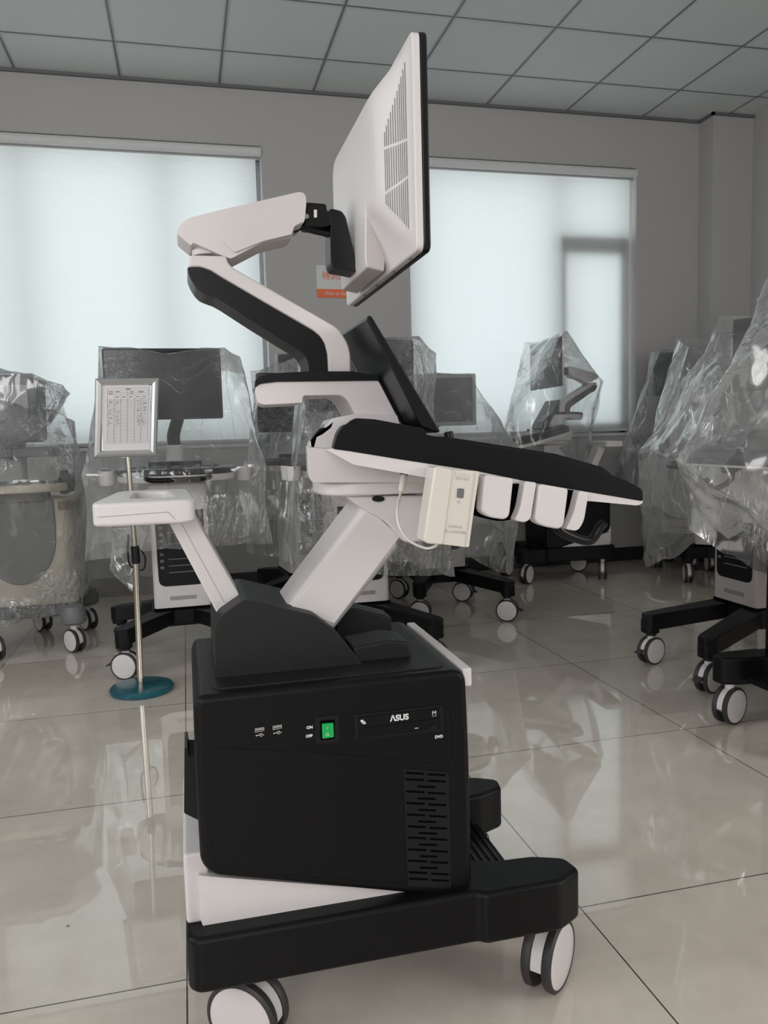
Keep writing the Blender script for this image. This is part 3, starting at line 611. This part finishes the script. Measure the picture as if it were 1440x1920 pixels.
for q_ in (((281, 376), (321, 380), (318, 402), (279, 398)), ((331, 381), (368, 384), (364, 405), (328, 402))): extr('indicator_light', rnd(T(c3(*q_), 1.155), .0012, 3), 1.154, 1.157, GRAYW, gw, .0005)
def p3(x, y): q = c3((x, y))[0]; return W(q[0], q[1], Y=1.1548)
e2 = (p3(360, 722)-p3(240, 711)).normalized()
text('heat_lettering', '37℃ 42℃', p3(322, 416), e2, (0, 0, 1), .0050, GPRINT, gw)
text('model_lettering', 'UGW-01', p3(281, 684), e2, (0, 0, 1), .0062, GPRINT, gw)
text('name_lettering', 'GEL-WARMER', p3(276, 713), e2, (0, 0, 1), .0062, GPRINT, gw)
pc = p3(301, 545); strips('power_symbol', [(pc+Vector((.0024*math.cos(a_), 0, .0024*math.sin(a_))), pc+Vector((.0024*math.cos(a_+.5), 0, .0024*math.sin(a_+.5))), .0005) for a_ in [1.9+.5*i for i in range(11)]]+[(pc+Vector((0, 0, .0005)), pc+Vector((0, 0, .0032)), .0005)], GPRINT, gw)
cb_ = tube('power_cable', [W(757, 900, Y=1.25), W(751, 925, Y=1.235), W(745, 955, Y=1.20), W(748, 985, Y=1.19), W(765, 1012, Y=1.185), W(795, 1027, Y=1.18), W(812, 1026, Y=1.175), W(822, 1018, Y=1.172)], .0022, CREAM, gw, 12)
a_ = W(758, 889, Y=1.25); b_ = W(752, 922, Y=1.237); cyl('cable_plug', a_, b_, .0052, CREAM, cb_, 20, .001)
tube('plug_collar', [W(758, 887, Y=1.25), W(757.5, 891, Y=1.249)], .0062, BLACKS, cb_, 16, 2)
ORG = Vector((0, 0, 0))

# ---------------- sign stand ----------------
sx, sy = -.2175, 3.24
ORG = Vector((sx, sy, 0)); st = thing('sign_stand', 'steel floor stand with framed record sheet on a round teal base', 'sign stand', tuple(ORG))
lathe('base', [(.115, 0), (.122, .004), (.124, .016), (.118, .023), (.105, .026), (.02, .028)], (sx+.003, sy+.015, 0), (0, 0, 1), TEAL, st, 56)
pt_ = W(240, 865, Y=sy); tubex = W(254, 1040, Y=sy)
cyl('lower_pole', (sx, sy, .02), (tubex.x, sy, tubex.z-.02), .0125, STEEL, st); cyl('upper_pole', (tubex.x, sy, tubex.z), (pt_.x, sy, pt_.z+.05), .0095, STEEL, st)
cyl('clamp_collar', (tubex.x+.001, sy, tubex.z-.035), (tubex.x, sy, tubex.z+.035), .0165, BLACKS, st, 24, .003)
cs = [W(x, y, Y=sy-.02) for x, y in ((178, 706), (297, 712), (295, 858), (175, 856))]
z1_ = (cs[0].z+cs[1].z)/2; z0_ = (cs[2].z+cs[3].z)/2; xa = (cs[0].x+cs[3].x)/2; xb = (cs[1].x+cs[2].x)/2; sh = (cs[0].x-cs[3].x)/2
def frame_stand():
    b = .026; v = []; f = []
    lay = [(0, 0), (.004, -.010), (b*.5, -.016), (b-.003, -.010), (b, -.003)]
    for ins, dy in lay:
        for (X_, Z_) in ((xa+ins, z0_+ins), (xb-ins, z0_+ins), (xb-ins, z1_-ins), (xa+ins, z1_-ins)): v.append((X_+sh*2*((Z_-z0_)/(z1_-z0_)-.5), sy-.012+dy, Z_))
    for k in range(len(lay)-1):
        for i in range(4): f.append((k*4+i, k*4+(i+1) % 4, (k+1)*4+(i+1) % 4, (k+1)*4+i))
    v2 = [(p[0], sy-.008, p[2]) for p in v[:4]]; k = len(v); v += v2
    f += [(k, k+1, k+2, k+3)]+[(i, (i+1) % 4, k+(i+1) % 4, k+i) for i in range(4)]
    return link('picture_frame', v, f, ALU, st, smooth=False)
fr = frame_stand()
b = .025; pa = box('record_sheet', xa+b, xb-b, sy-.0145, sy-.013, z0_+b, z1_-b, PAPER, fr)
rng = random.Random(3); L = []
gx0, gx1, gz0, gz1 = xa+b+.022, xb-b-.010, z0_+b+.028, z1_-b-.012; yy = sy-.0146
cols = [0, .165, .325, .49, .66, .82, 1]
def gp(u, v): return Vector((gx0+(gx1-gx0)*u+sh*1.2*(.5-v), yy, gz1+(gz0-gz1)*v))
for v_ in [0, .045, .085, .12, .20]+[.20+.80*i/27 for i in range(1, 28)]: L.append((gp(0, v_), gp(1, v_), .0007))
for u in cols: L.append((gp(u, .0 if u in (0, 1) else (.12 if u not in (.49,) else .045)), gp(u, 1), .0007))
for k in range(5): L.append((gp(cols[k+1]+.03 if k < 5 else .9, .16), gp(cols[k+1]+.12, .16), .0022))
L += [(gp(.44, .02), gp(.56, .02), .003), (gp(.03, .065), gp(.13, .065), .002), (gp(.18, .065), gp(.3, .065), .002), (gp(.55, .065), gp(.63, .065), .002), (gp(.75, .07), gp(.88, .07), .0025), (gp(.03, .1), gp(.13, .1), .002), (gp(.55, .1), gp(.62, .1), .002)]
strips('ruled_table', L, INK, fr)
for u in (.02, .2, .71, .85):
    L = []
    for r_ in range(16):
        v_ = .215+.80/27*r_
        if rng.random() < .85:
            p = gp(u+rng.uniform(0, .03), v_+.012)
            for s_ in range(5):
                q = p+Vector((rng.uniform(-.002, .006), 0, rng.uniform(-.005, .005))); L.append((p, q, .0007)); p = q
    strips('handwriting', L, INK, fr)

ORG = Vector((0, 0, 0))
# ---------------- background tower trolleys (front faces -y in local space) ----------------
GB = 'wrapped tower trolleys around the room'
def tower_cart(label, loc, deg, cast, mon=(.5, .32, 1.24), mtilt=0, moff=(0, -.10), style='wide', tw=.25, mpos=None, shell=WHITE, stoweryaw=0, arm=True, console=True, ground_names=None):
    rz = math.radians(deg); t = thing('ultrasound_trolley', label, 'medical trolley', (loc[0], loc[1], 0), rz, GB)
    inv = Matrix.Rotation(-rz, 3, 'Z'); lc = [inv @ Vector((c[0]-loc[0], c[1]-loc[1], 0)) for c in cast]
    td = .30; y0, y1 = -.13, .17
    # base hub + arms
    hub = prism('base_hub', rrect(0, .02, tw+.03, .30, .03), .155, .235, BLACK, t, .008)
    for c, ci in zip(lc, cast):
        s = Vector((math.copysign(tw*.32, c.x), (-.10 if c.y < 0 else .13), 0)); d = (c-s).normalized(); p = Vector((-d.y, d.x, 0)); e = c+d*.012
        pts = [s+p*.05, s-p*.05, c-p*.036, e-p*.034+d*.012, e+d*.034, e+p*.034+d*.012, c+p*.036]
        zz = [.232, .232, .218, .215, .213, .215, .218]; zb = [.165, .165, .150, .15, .15, .15, .150]; n = 7
        v = [(q.x, q.y, z) for q, z in zip(pts, zb)]+[(q.x, q.y, z) for q, z in zip(pts, zz)]
        f = [list(range(n)), list(range(2*n-1, n-1, -1))]+[[i, (i+1) % n, n+(i+1) % n, n+i] for i in range(n)]
        a = link('base_arm', v, f, BLACK, t, .006)
        prism('arm_end', rrect(c.x+d.x*.006, c.y+d.y*.006, .068, .068, .028), .135, .19, BLACK, a, .004)
        cyl('caster_neck', (c.x, c.y, .122), (c.x, c.y, .137), .021, BLACKS, a, 20)
        caster(c.x, c.y, ci[2]-deg, t, r=.058, top=.125, brake=ci[3])
    # tower with inset black front
    tz0, tz1 = .235, .80
    v = []; tp = [(-tw/2, y0), (tw/2, y0), (tw/2, y1), (-tw/2, y1)]
    prism('tower', rnd(tp, .022, 4), tz0, tz1, shell, t, .010, seg=4)
    prism('tower_foot', rnd([(x*1.02, y*1.02) for x, y in tp], .02, 3), tz0-.006, tz0+.006, DEEP, t, .001)
    fp = rnd([(-tw*.42, tz1-.12), (-tw*.40, tz0+.105), (tw*.40, tz0+.105), (tw*.42, tz1-.12)], [.002, .035, .035, .002], 5)
    pn = extr('front_panel', fp, y0-.003, y0+.005, BLACKS, t, .002)
    boxes('panel_vents', [(-tw*.36+.0, -tw*.30, y0-.005, y0-.002, z, z+.012) for z in (.42, .45, .48, .51, .54, .57, .60)]+[(-tw*.22, tw*.30, y0-.0045, y0-.002, z, z+.004) for z in (.40, .43, .46, .53, .58)], MGRAY, pn)
    boxes('vent_slits', [(-tw*.22+i*tw*.023, -tw*.22+i*tw*.023+.0028, y0-.0012, y0+.001, .275, .293) for i in range(20)], MGRAY, t)
    if not console: return t
    # neck, console
    prism('tower_neck', rrect(0, 0, .15, .17, .05), .80, .86, shell, t, .006)
    def tilt(v_, k=.16): return v_
    cz = .845
    cp_ = rnd([(-.27, .02), (-.24, -.24), (-.12, -.345), (.12, -.345), (.24, -.24), (.27, .02), (.20, .10), (-.20, .10)], [.04, .08, .08, .08, .08, .04, .05, .05], 5)
    prism('console_underside', cp_, cz-.03, cz, shell, t, .006)
    cb2 = prism('console_body', cp_, cz, cz+.026, BLACK, t, .008)
    ks = [(-.20+.04*i, -.172+.04*i, -.12+.035*j, -.098+.035*j, cz+.025, cz+.031) for i in range(10) for j in range(4)]
    boxes('keys', ks, DGRAY, cb2, .002)
    boxes('console_display', [(-.12, .12, .03, .085, cz+.024, cz+.05)], SCREEN, cb2, .003)
    cyl('trackball', (0, -.20, cz+.02), (0, -.20, cz+.036), .022, MGRAY, cb2, 24, .008)
    for kx in (-.09, .09, -.15, .15): cyl('knob', (kx, -.21, cz+.02), (kx, -.21, cz+.040), .011, MGRAY, cb2, 16, .003)
    for s in (-1, 1):
        for k, yy_ in enumerate((-.05, -.14)):
            cx = s*(.305-.012*k); h = lathe('probe_holder', [(.022, -.055), (.030, -.05), (.034, 0), (.034, .012), (.026, .012), (.025, -.03)], (cx, yy_, cz+.01), (0, 0, 1), shell if k else GRAYW, t, 24)
            lathe('holder_liner', [(.0255, -.028), (.0255, .0125), (.021, .0125), (.02, -.02)], (cx, yy_, cz+.0105), (0, 0, 1), BLACKS, h, 24)
    tube('front_handle', [(-.13, -.33, cz-.01), (-.10, -.385, cz-.015), (0, -.40, cz-.015), (.10, -.385, cz-.015), (.13, -.33, cz-.01)], .011, BLACK, t)
    # arm and monitor
    mw, mh, mzc = mon; mx_, my_ = moff
    prism('arm_post', rrect(0, .08, .08, .08, .035), .86, .97, shell, t, .006)
    if arm:
        a0 = Vector((0, .08, .97)); a1 = Vector((mx_*.6+.05, .17, (mzc+.97)/2+.02)); a2 = Vector((mx_, my_+.05, mzc))
        tube('arm_lower', [a0, a0+Vector((0, .02, .05)), a1-Vector((0, 0, .02)), a1], .030, BLACK, t, 14); tube('arm_upper', [a1, a1*.5+a2*.5+Vector((0, .01, .01)), a2], .026, shell, t, 14)
    R3 = Matrix.Rotation(math.radians(mtilt), 4, 'Z'); M4 = Matrix.Translation((mx_, my_, mzc)) @ R3
    bw = .022 if style == 'grey' else .010; sh = LGRAY if style == 'grey' else BLACKS; scr = GSCREEN if style == 'grey' else SCREEN
    def slab(name, w_, h_, ya, yb, m_, par, r=.012, bv=.003):
        p = rrect(0, 0, w_, h_, r, 4); n = len(p); v = [M4 @ Vector((x, ya, z)) for x, z in p]+[M4 @ Vector((x, yb, z)) for x, z in p]
        f = [list(range(n)), list(range(2*n-1, n-1, -1))]+[[i, (i+1) % n, n+(i+1) % n, n+i] for i in range(n)]
        return link(name, v, f, m_, par, bv)
    mb_ = slab('monitor_frame', mw, mh, -.010, .012, sh, t); slab('monitor_screen', mw-2*bw, mh-2*bw, -.0115, -.009, scr, mb_, .004, 0)
    slab('monitor_back', mw*.8, mh*.8, .011, .04, shell if style != 'grey' else LGRAY, mb_, .03, .012)
    return t
tower_cart('wrapped black-screen trolley directly behind the framed sign stand', (-.045, 3.80), 2, [(-.285, 3.45, 70, True), (-.335, 3.93, 200, False), (.20, 3.46, 290, False), (.24, 3.95, 330, False)], mon=(.515, .318, 1.245), moff=(-.035, -.02), mtilt=-2, tw=.255)
tower_cart('wrapped trolley with white vented tower just behind the slanted lift column', (.745, 3.60), 0, [(.985, 3.17, 250, False), (.50, 3.20, 250, False), (.90, 3.80, 260, False), (.56, 3.82, 250, False)], mon=(.50, .32, 1.262), moff=(.045, -.03), mtilt=4)
tower_cart('wrapped trolley with light-grey framed square monitor facing the camera', (1.375, 4.34), -4, [(1.165, 3.99, 245, False), (1.60, 3.85, 240, True), (1.55, 4.40, 235, True), (1.22, 4.62, 220, False)], mon=(.36, .29, 1.175), moff=(.06, -.02), mtilt=2, style='grey', tw=.27)
tower_cart('wrapped trolley half hidden under the shelf of the foreground arm, screen edge showing', (.64, 4.50), 6, [(.41, 4.22, 250, False), (.88, 4.25, 250, False), (.42, 4.74, 250, False), (.86, 4.76, 250, False)], mon=(.50, .32, 1.18), moff=(-.01, -.05), mtilt=6)
tower_cart('rearmost wrapped trolley against the wall between the windows, only its screen corner visible', (.86, 5.03), 0, [(.64, 4.86, 250, False), (1.08, 4.86, 250, False), (.66, 5.22, 250, False), (1.08, 5.22, 250, False)], mon=(.50, .32, 1.335), moff=(-.03, -.06))
tower_cart('taupe wrapped trolley on a black star base, between the footrest trolley and the wall', (2.37, 2.90), -90, [(1.868, 2.935, 105, True), (1.862, 2.545, 112, True), (2.66, 3.06, -30, False), (2.64, 2.68, -30, False)], mon=(.50, .32, 1.30), moff=(-.02, .15), mtilt=28, shell=TAUPE, tw=.28)
tower_cart('wrapped trolley with crinkled film on its screen, nearer one beside the right wall', (3.30, 4.42), -48, [(3.075, 4.42, -25, False), (3.13, 4.08, -30, False), (3.56, 4.42, -20, False), (3.44, 4.70, -20, False)], mon=(.47, .34, 1.36), moff=(0, -.08), mtilt=0)
tower_cart('wrapped trolley with a tilted grey-filmed screen just left of the wall pilaster', (3.44, 5.00), -50, [(3.21, 4.97, -25, False), (3.38, 4.80, -30, False), (3.60, 5.05, -20, False), (3.42, 5.16, -20, False)], mon=(.42, .30, 1.36), moff=(0, -.06), mtilt=-6)
tower_cart('wrapped trolley in the far right corner, only its screen top showing', (3.78, 4.72), -60, [(3.62, 4.70, -25, False), (3.72, 4.50, -30, False), (3.95, 4.66, -20, False), (3.84, 4.90, -20, False)], mon=(.42, .30, 1.47), moff=(0, -.06), mtilt=10)

# ---------------- old beige trolley at the left edge ----------------
bx, by = -.80, 4.26
ORG = Vector((bx, by, 0)); t = thing('ultrasound_trolley', 'wrapped beige trolley with grey rounded front at the left edge', 'medical trolley', tuple(ORG), 0)
bl, br_ = -1.02, -.575
prism('lower_body', rnd([(bl, 4.06), (br_, 4.06), (br_+.03, 4.10), (br_+.035, 4.50), (bl, 4.50)], [.03, .03, .02, .02, .02]), .215, .735, BEIGE, t, .015, seg=4)
cxo = -.785; fp = [(cxo-.165, .775), (cxo-.168, .62)]+[(cxo+.165*math.cos(a), .52+.205*math.sin(a)) for a in [PI+PI*i/24 for i in range(25)]]+[(cxo+.168, .62), (cxo+.165, .775)]
fp = [(cxo-.165, .73), (cxo-.168, .60)]+[(cxo+.166*math.cos(a), .55+.225*math.sin(a)) for a in [PI+PI*i/24 for i in range(25)]]+[(cxo+.168, .60), (cxo+.165, .73)]
extr('front_panel', fp, 4.048, 4.07, MGRAY, t, .006)
prism('bumper', rnd([(bl-.02, 4.03), (br_-.02, 4.03), (br_+.0, 4.07), (br_, 4.5), (bl-.02, 4.5)], .03), .165, .222, MGRAY, t, .012)
for x_, y_ in ((-.555, 3.99), (-.545, 4.44), (-1.03, 3.99), (-1.03, 4.44)):
    lathe('caster_fender', [(.045, .0), (.058, .01), (.060, .05), (.045, .085), (.02, .095)], (x_, y_, .135), (0, 0, 1), MGRAY, t, 28)
for x_, y_, a_ in ((-.555, 3.985, 205), (-.545, 4.44, 200), (-1.03, 3.99, 190), (-.78, 4.50, 200), (-.90, 3.95, 200)): caster(x_, y_, a_+16, t, r=.056, top=.14)
co_ = rnd([(-1.12, 3.80), (-.64, 3.80), (-.535, 3.90), (-.53, 4.14), (-.60, 4.28), (-1.12, 4.28)], [.02, .08, .04, .03, .03, .02], 5)
prism('console_shell', co_, .775, .812, BEIGE, t, .010); cc = prism('console_neck', rrect(-.80, 4.12, .30, .22, .05), .72, .78, MGRAY, t, .01)
rng = random.Random(8)
boxes('console_keys', [(-1.0+.055*i, -.965+.055*i, 3.88+.05*j, 3.905+.05*j, .811, .819) for i in range(8) for j in range(4)], MGRAY, t, .003)
extr('right_probe_rack', rnd([(-.575, .80), (-.575, .835), (-.53, .85), (-.525, .80), (-.54, .755), (-.57, .76)], .008, 3), 3.93, 4.16, DGRAY, t, .004)
for y_ in (3.96, 4.02, 4.08): cyl('rack_peg', (-.56, y_, .83), (-.56, y_, .865), .010, BLACKS, t, 14, .003)
prism('side_tape', rnd([(-.60, 4.046), (br_+.008, 4.052), (br_+.043, 4.10), (br_+.043, 4.30), (-.60, 4.30)], .01, 3), .675, .715, BROWN, t, .001)
prism('monitor_post', rrect(-.82, 4.20, .13, .12, .03), .81, 1.05, LGRAY, t, .01)
extr('monitor_shell', rnd([(-1.06, 1.0), (-.665, 1.0), (-.655, 1.29), (-.70, 1.315), (-1.06, 1.315)], .02, 4), 4.06, 4.30, MGRAY, t, .015)
extr('monitor_screen', rnd([(-1.02, 1.03), (-.70, 1.03), (-.70, 1.27), (-1.02, 1.27)], .01, 3), 4.056, 4.07, GSCREEN, t, .002)
prism('equipment_shelf', rrect(-.80, 4.22, .38, .30, .03), .93, .975, MGRAY, t, .006)
tube('red_tie', [(-.845, 3.795, .815), (-.84, 3.785, .79), (-.845, 3.79, .76)], .003, RED, t, 8, 4)
ORG = Vector((0, 0, 0))

# small things
ORG = Vector((1.66, 4.36, 0)); t = thing('blue_block', 'small blue plastic box on the floor behind the grey-monitor trolley base', 'box', tuple(ORG)); prism('box_body', rrect(1.68, 4.72, .10, .08, .01), .0, .075, BLUE, t, .006); prism('box_lid', rrect(1.68, 4.72, .105, .085, .01), .074, .086, BLUE, t, .003); ORG = Vector((0, 0, 0))
# cable dangling behind the stand
cbx = tube('dangling_cable', [W(x, y, Y=3.55) for x, y in ((241, 1002), (240, 1040), (246, 1062), (268, 1068), (272, 1045), (262, 1030))], .004, BLACKS); tag(cbx, 'black looped cable hanging beside the steel stand pole', 'cable')

# ---------------- plastic covers ----------------
GC = 'clear plastic dust covers'
def hullmesh(pts):
    bm = bmesh.new()
    for p in pts: bm.verts.new(p)
    bmesh.ops.convex_hull(bm, input=bm.verts); 
    loose = [v for v in bm.verts if not v.link_faces]; bmesh.ops.delete(bm, geom=loose, context='VERTS')
    return bm
def cover(label, pts, film, seed=1, amp=.022, cuts=5, hemz=None, pinch=.10, name='plastic_cover', group=GC):
    """tent of film stretched over the given support points, open at the bottom"""
    bm = hullmesh(pts); cen = sum((Vector(p) for p in pts), Vector())/len(pts)
    bm.normal_update()
    zmin = min(v.co.z for v in bm.verts); lowf = [f for f in bm.faces if f.normal.z < -.80]
    bmesh.ops.delete(bm, geom=lowf, context='FACES_ONLY'); bmesh.ops.triangulate(bm, faces=bm.faces)
    L = max(e.calc_length() for e in bm.edges)
    for _ in range(6):
        es = [e for e in bm.edges if e.calc_length() > .045]
        if not es or len(bm.verts) > 14000: break
        bmesh.ops.subdivide_edges(bm, edges=es, cuts=1); bmesh.ops.triangulate(bm, faces=[f for f in bm.faces if len(f.verts) > 3])
    bm.normal_update(); off = Vector((seed*3.1, seed*1.7, seed*.9)); P0 = [Vector(p) for p in pts]
    new = {}
    for v in bm.verts:
        dmin = min((v.co-p).length for p in P0); k = min(1, dmin/.16)
        p = v.co; q = Vector((p.x*3.2, p.y*3.2, p.z*1.1))+off
        fold = abs(noise.noise(q*1.0))*1.6+abs(noise.noise(q*2.3))*.7
        fine = noise.noise(Vector((p.x*17, p.y*17, p.z*8))+off)*.35+noise.noise(Vector((p.x*38, p.y*38, p.z*24))+off)*.16
        n = v.normal.copy(); amp_ = amp*1.45; hz = Vector((p.x-cen.x, p.y-cen.y, 0))
        new[v] = p-n*(amp_*k*fold)-n*amp*.4*k*fine-hz*(pinch*k*max(0, noise.noise(q*.8)+.15)) + (Vector((0, 0, .03*noise.noise(p*9))) if v.is_boundary else Vector())
    for v, c in new.items(): v.co = c
    me = bpy.data.meshes.new(name); c0 = Vector((cen.x, cen.y, zmin))
    for v in bm.verts: v.co -= c0
    bm.to_mesh(me); bm.free(); me.materials.append(film); me.polygons.foreach_set('use_smooth', [True]*len(me.polygons)); me.set_sharp_from_angle(angle=math.radians(50))
    o = bpy.data.objects.new(name, me); C.objects.link(o); o.location = c0; o['label'] = label; o['category'] = 'plastic cover'
    if group: o['group'] = group
    return o
def Wp(lst): return [tuple(W(x, y, Y=Y)) for x, y, Y in lst]
def rect3(cx, cy, hx, hy, z, yaw=0):
    c, s = math.cos(math.radians(yaw)), math.sin(math.radians(yaw)); return [(cx+a*c-b*s, cy+a*s+b*c, z) for a, b in ((-hx, -hy), (hx, -hy), (hx, hy), (-hx, hy))]
# beige trolley
cover('crumpled clear cover over the beige trolley at the left edge', Wp([(0, 690, 4.0), (60, 700, 3.98), (118, 722, 4.0), (132, 738, 4.05), (124, 752, 4.22), (96, 800, 4.05), (100, 790, 4.3), (40, 840, 3.95), (60, 700, 4.35)])+[(-1.12, 4.0, 1.35), (-1.12, 4.35, 1.33), (-1.12, 3.95, 1.1), (-1.1, 4.35, 1.1)], FILMC, 2, .03, pinch=.0)
cover('lower clear wrap hanging around the beige trolley body', Wp([(140, 790, 4.0), (163, 935, 4.02), (158, 1090, 4.06)])+[(-1.15, 3.97, .25), (-1.15, 4.55, .25), (-.50, 4.56, .26), (-.52, 4.02, .20), (-.86, 3.97, .14), (-1.15, 3.74, .80), (-.60, 3.76, .83), (-.50, 3.88, .80), (-.50, 4.5, .8), (-1.0, 3.95, 1.24), (-.58, 4.3, 1.18), (-.58, 4.0, 1.15), (-1.0, 4.4, 1.2)], FILMC, 5, .022, pinch=.03)
# trolley behind sign stand
cover('clear cover over the black-screen trolley behind the sign stand', [(-.345, 3.74, 1.412), (.195, 3.72, 1.402), (.27, 3.82, 1.37), (-.345, 3.86, 1.41), (-.37, 3.9, 1.0), (-.42, 3.50, .86), (-.44, 3.60, .50), (.34, 3.50, .88), (.36, 3.55, .52), (.0, 3.36, .86), (.05, 3.40, .55), (.38, 4.0, .50), (-.44, 4.05, .52), (.30, 3.95, 1.3)], FILM, 7, .018, pinch=.05)
# trolley under the foreground arm
cover('clear cover draped over the trolley under the foreground shelf', Wp([(478, 700, 4.38), (560, 668, 4.55), (590, 690, 4.5)])+[(.36, 4.40, 1.35), (.90, 4.45, 1.36), (.30, 4.1, .86), (.98, 4.1, .86), (.28, 4.12, .42), (.62, 4.02, .33), (1.0, 4.15, .45), (1.0, 4.8, .5), (.32, 4.8, .5), (.88, 4.62, 1.3)], FILMC, 11, .024, pinch=.05)
cover('clear cover on the rearmost trolley between the windows', [(.57, 4.93, 1.50), (1.09, 4.93, 1.50), (.57, 5.0, 1.5), (1.1, 5.05, 1.48), (.5, 4.72, .86), (1.24, 4.72, .86), (.5, 4.72, .5), (1.22, 4.74, .5), (.52, 5.2, .5), (1.2, 5.2, .5)], FILMC, 13, .02, pinch=.03)
cover('clear cover with long hem over the trolley behind the lift column', Wp([(786, 636, 3.55), (786, 636, 3.62), (818, 662, 3.66), (812, 690, 3.6)])+[(.52, 3.5, 1.432), (1.055, 3.53, 1.432), (.52, 3.64, 1.43), (.42, 3.22, .88), (1.07, 3.22, .88), (1.16, 3.7, .8), (.42, 3.22, .42), (1.12, 3.28, .36), (1.16, 3.72, .36), (.42, 3.8, .42)], FILMC, 17, .022, pinch=.06)
cover('clear cover falling to the right of the grey-framed square monitor', Wp([(815, 698, 4.26), (882, 700, 4.26), (884, 704, 4.4), (926, 768, 4.35), (946, 835, 4.3)])+[(1.26, 4.4, 1.33), (1.08, 4.0, .86), (1.80, 4.0, .83), (1.78, 4.2, .40), (1.72, 4.05, .21), (1.86, 4.5, .4), (1.1, 4.05, .45), (1.1, 4.6, .45), (1.8, 4.62, .5)], FILMT, 19, .020, pinch=.04)
# siblings of the foreground model
cover('pointed short cover over the trolley screen before the right window', [(2.31, 4.62, 1.59), (2.34, 4.62, 1.60), (2.30, 5.17, 1.59), (2.29, 4.60, 1.24), (2.20, 4.61, .98)]+Wp([(1068, 630, 4.62), (1132, 715, 4.95), (1128, 712, 4.75), (998, 655, 5.15), (950, 800, 4.6), (930, 858, 4.55), (1092, 800, 4.72), (1090, 905, 4.68), (1030, 905, 4.55), (925, 862, 5.1), (1100, 900, 5.1), (1000, 885, 4.5), (1118, 760, 5.0)]), FILM, 23, .018, pinch=.04)
cover('huge clear cover sloping off the right edge in front of everything there', Wp([(1437, 520, 2.15), (1330, 745, 1.98), (1266, 862, 1.98), (1272, 880, 2.25), (1290, 1000, 2.25), (1440, 1085, 2.30), (1330, 905, 1.84), (1460, 880, 1.78), (1475, 1010, 1.80), (1400, 1062, 2.22)])+[(2.1, 2.42, 1.60), (2.1, 1.72, 1.60), (2.6, 1.75, .9), (2.6, 2.4, .9), (2.6, 2.4, .55), (2.6, 1.75, .55), (1.9, 1.72, 1.58)], FILMT, 29, .020, pinch=.03)
cover('clear cover hanging in a long point left of the taupe trolley', [(3.06, 4.55, 1.545), (3.40, 4.16, 1.545), (3.06, 4.54, 1.16), (3.40, 4.15, 1.16), (3.44, 4.20, 1.54), (3.12, 4.62, 1.54)]+Wp([(1292, 650, 4.0), (1400, 622, 4.35), (1196, 890, 4.0), (1210, 1062, 4.45), (1255, 1050, 4.2), (1312, 985, 4.0), (1195, 935, 4.2), (1205, 1050, 4.75)])+[(3.6, 4.2, 1.50), (3.7, 4.5, .8), (3.6, 4.0, .7), (3.66, 4.6, .5), (3.5, 4.75, 1.4)], FILMT, 31, .018, pinch=.03)
cover('clear cover shrouding the taupe trolley down to its tower', [(2.36, 3.18, 1.48), (2.67, 2.66, 1.48), (2.72, 2.74, 1.48), (2.48, 3.22, 1.47), (2.35, 3.19, 1.10), (2.66, 2.65, 1.10), (1.92, 2.62, .885), (1.95, 3.18, .885), (2.7, 2.62, .86), (2.7, 3.2, .86), (1.95, 3.2, .66), (1.96, 2.64, .60), (2.2, 2.62, .50), (2.7, 2.64, .55), (2.7, 3.2, .6)], FILM, 37, .02, pinch=.03)
cover('clear cover tapering left from the screen by the wall pilaster', [(3.25, 5.14, 1.525), (3.51, 4.76, 1.525), (3.25, 5.13, 1.2), (3.56, 4.82, 1.52)]+Wp([(1238, 654, 4.75), (1318, 635, 4.95), (1228, 680, 4.7), (1160, 860, 4.75), (1150, 900, 4.85), (1185, 920, 4.7)])+[(3.55, 5.05, 1.49), (3.62, 5.15, .8), (3.2, 4.75, .6), (3.6, 5.1, .5), (3.15, 5.15, .6)], FILM, 41, .016, pinch=.03)
cover('clear cover in the far right corner behind the others', [(3.57, 4.86, 1.635), (3.87, 4.49, 1.635), (3.62, 4.93, 1.63), (3.94, 4.55, 1.63), (3.57, 4.85, 1.3), (3.86, 4.49, 1.3), (3.70, 4.40, 1.0), (3.95, 4.75, 1.6), (3.45, 4.6, .7), (4.0, 4.5, .7), (4.0, 4.95, .7), (3.6, 4.98, .7)], FILMC, 43, .015, pinch=.02)
# loose bag by the stand and folded film behind the arm
cover('small loose plastic bag hanging beside the stand pole', Wp([(208, 990, 3.6), (262, 985, 3.62), (275, 1000, 3.7), (215, 1080, 3.58), (248, 1110, 3.60), (252, 1060, 3.7), (205, 1070, 3.7)]), FILM, 47, .012, pinch=.05, group=None, name='plastic_bag')
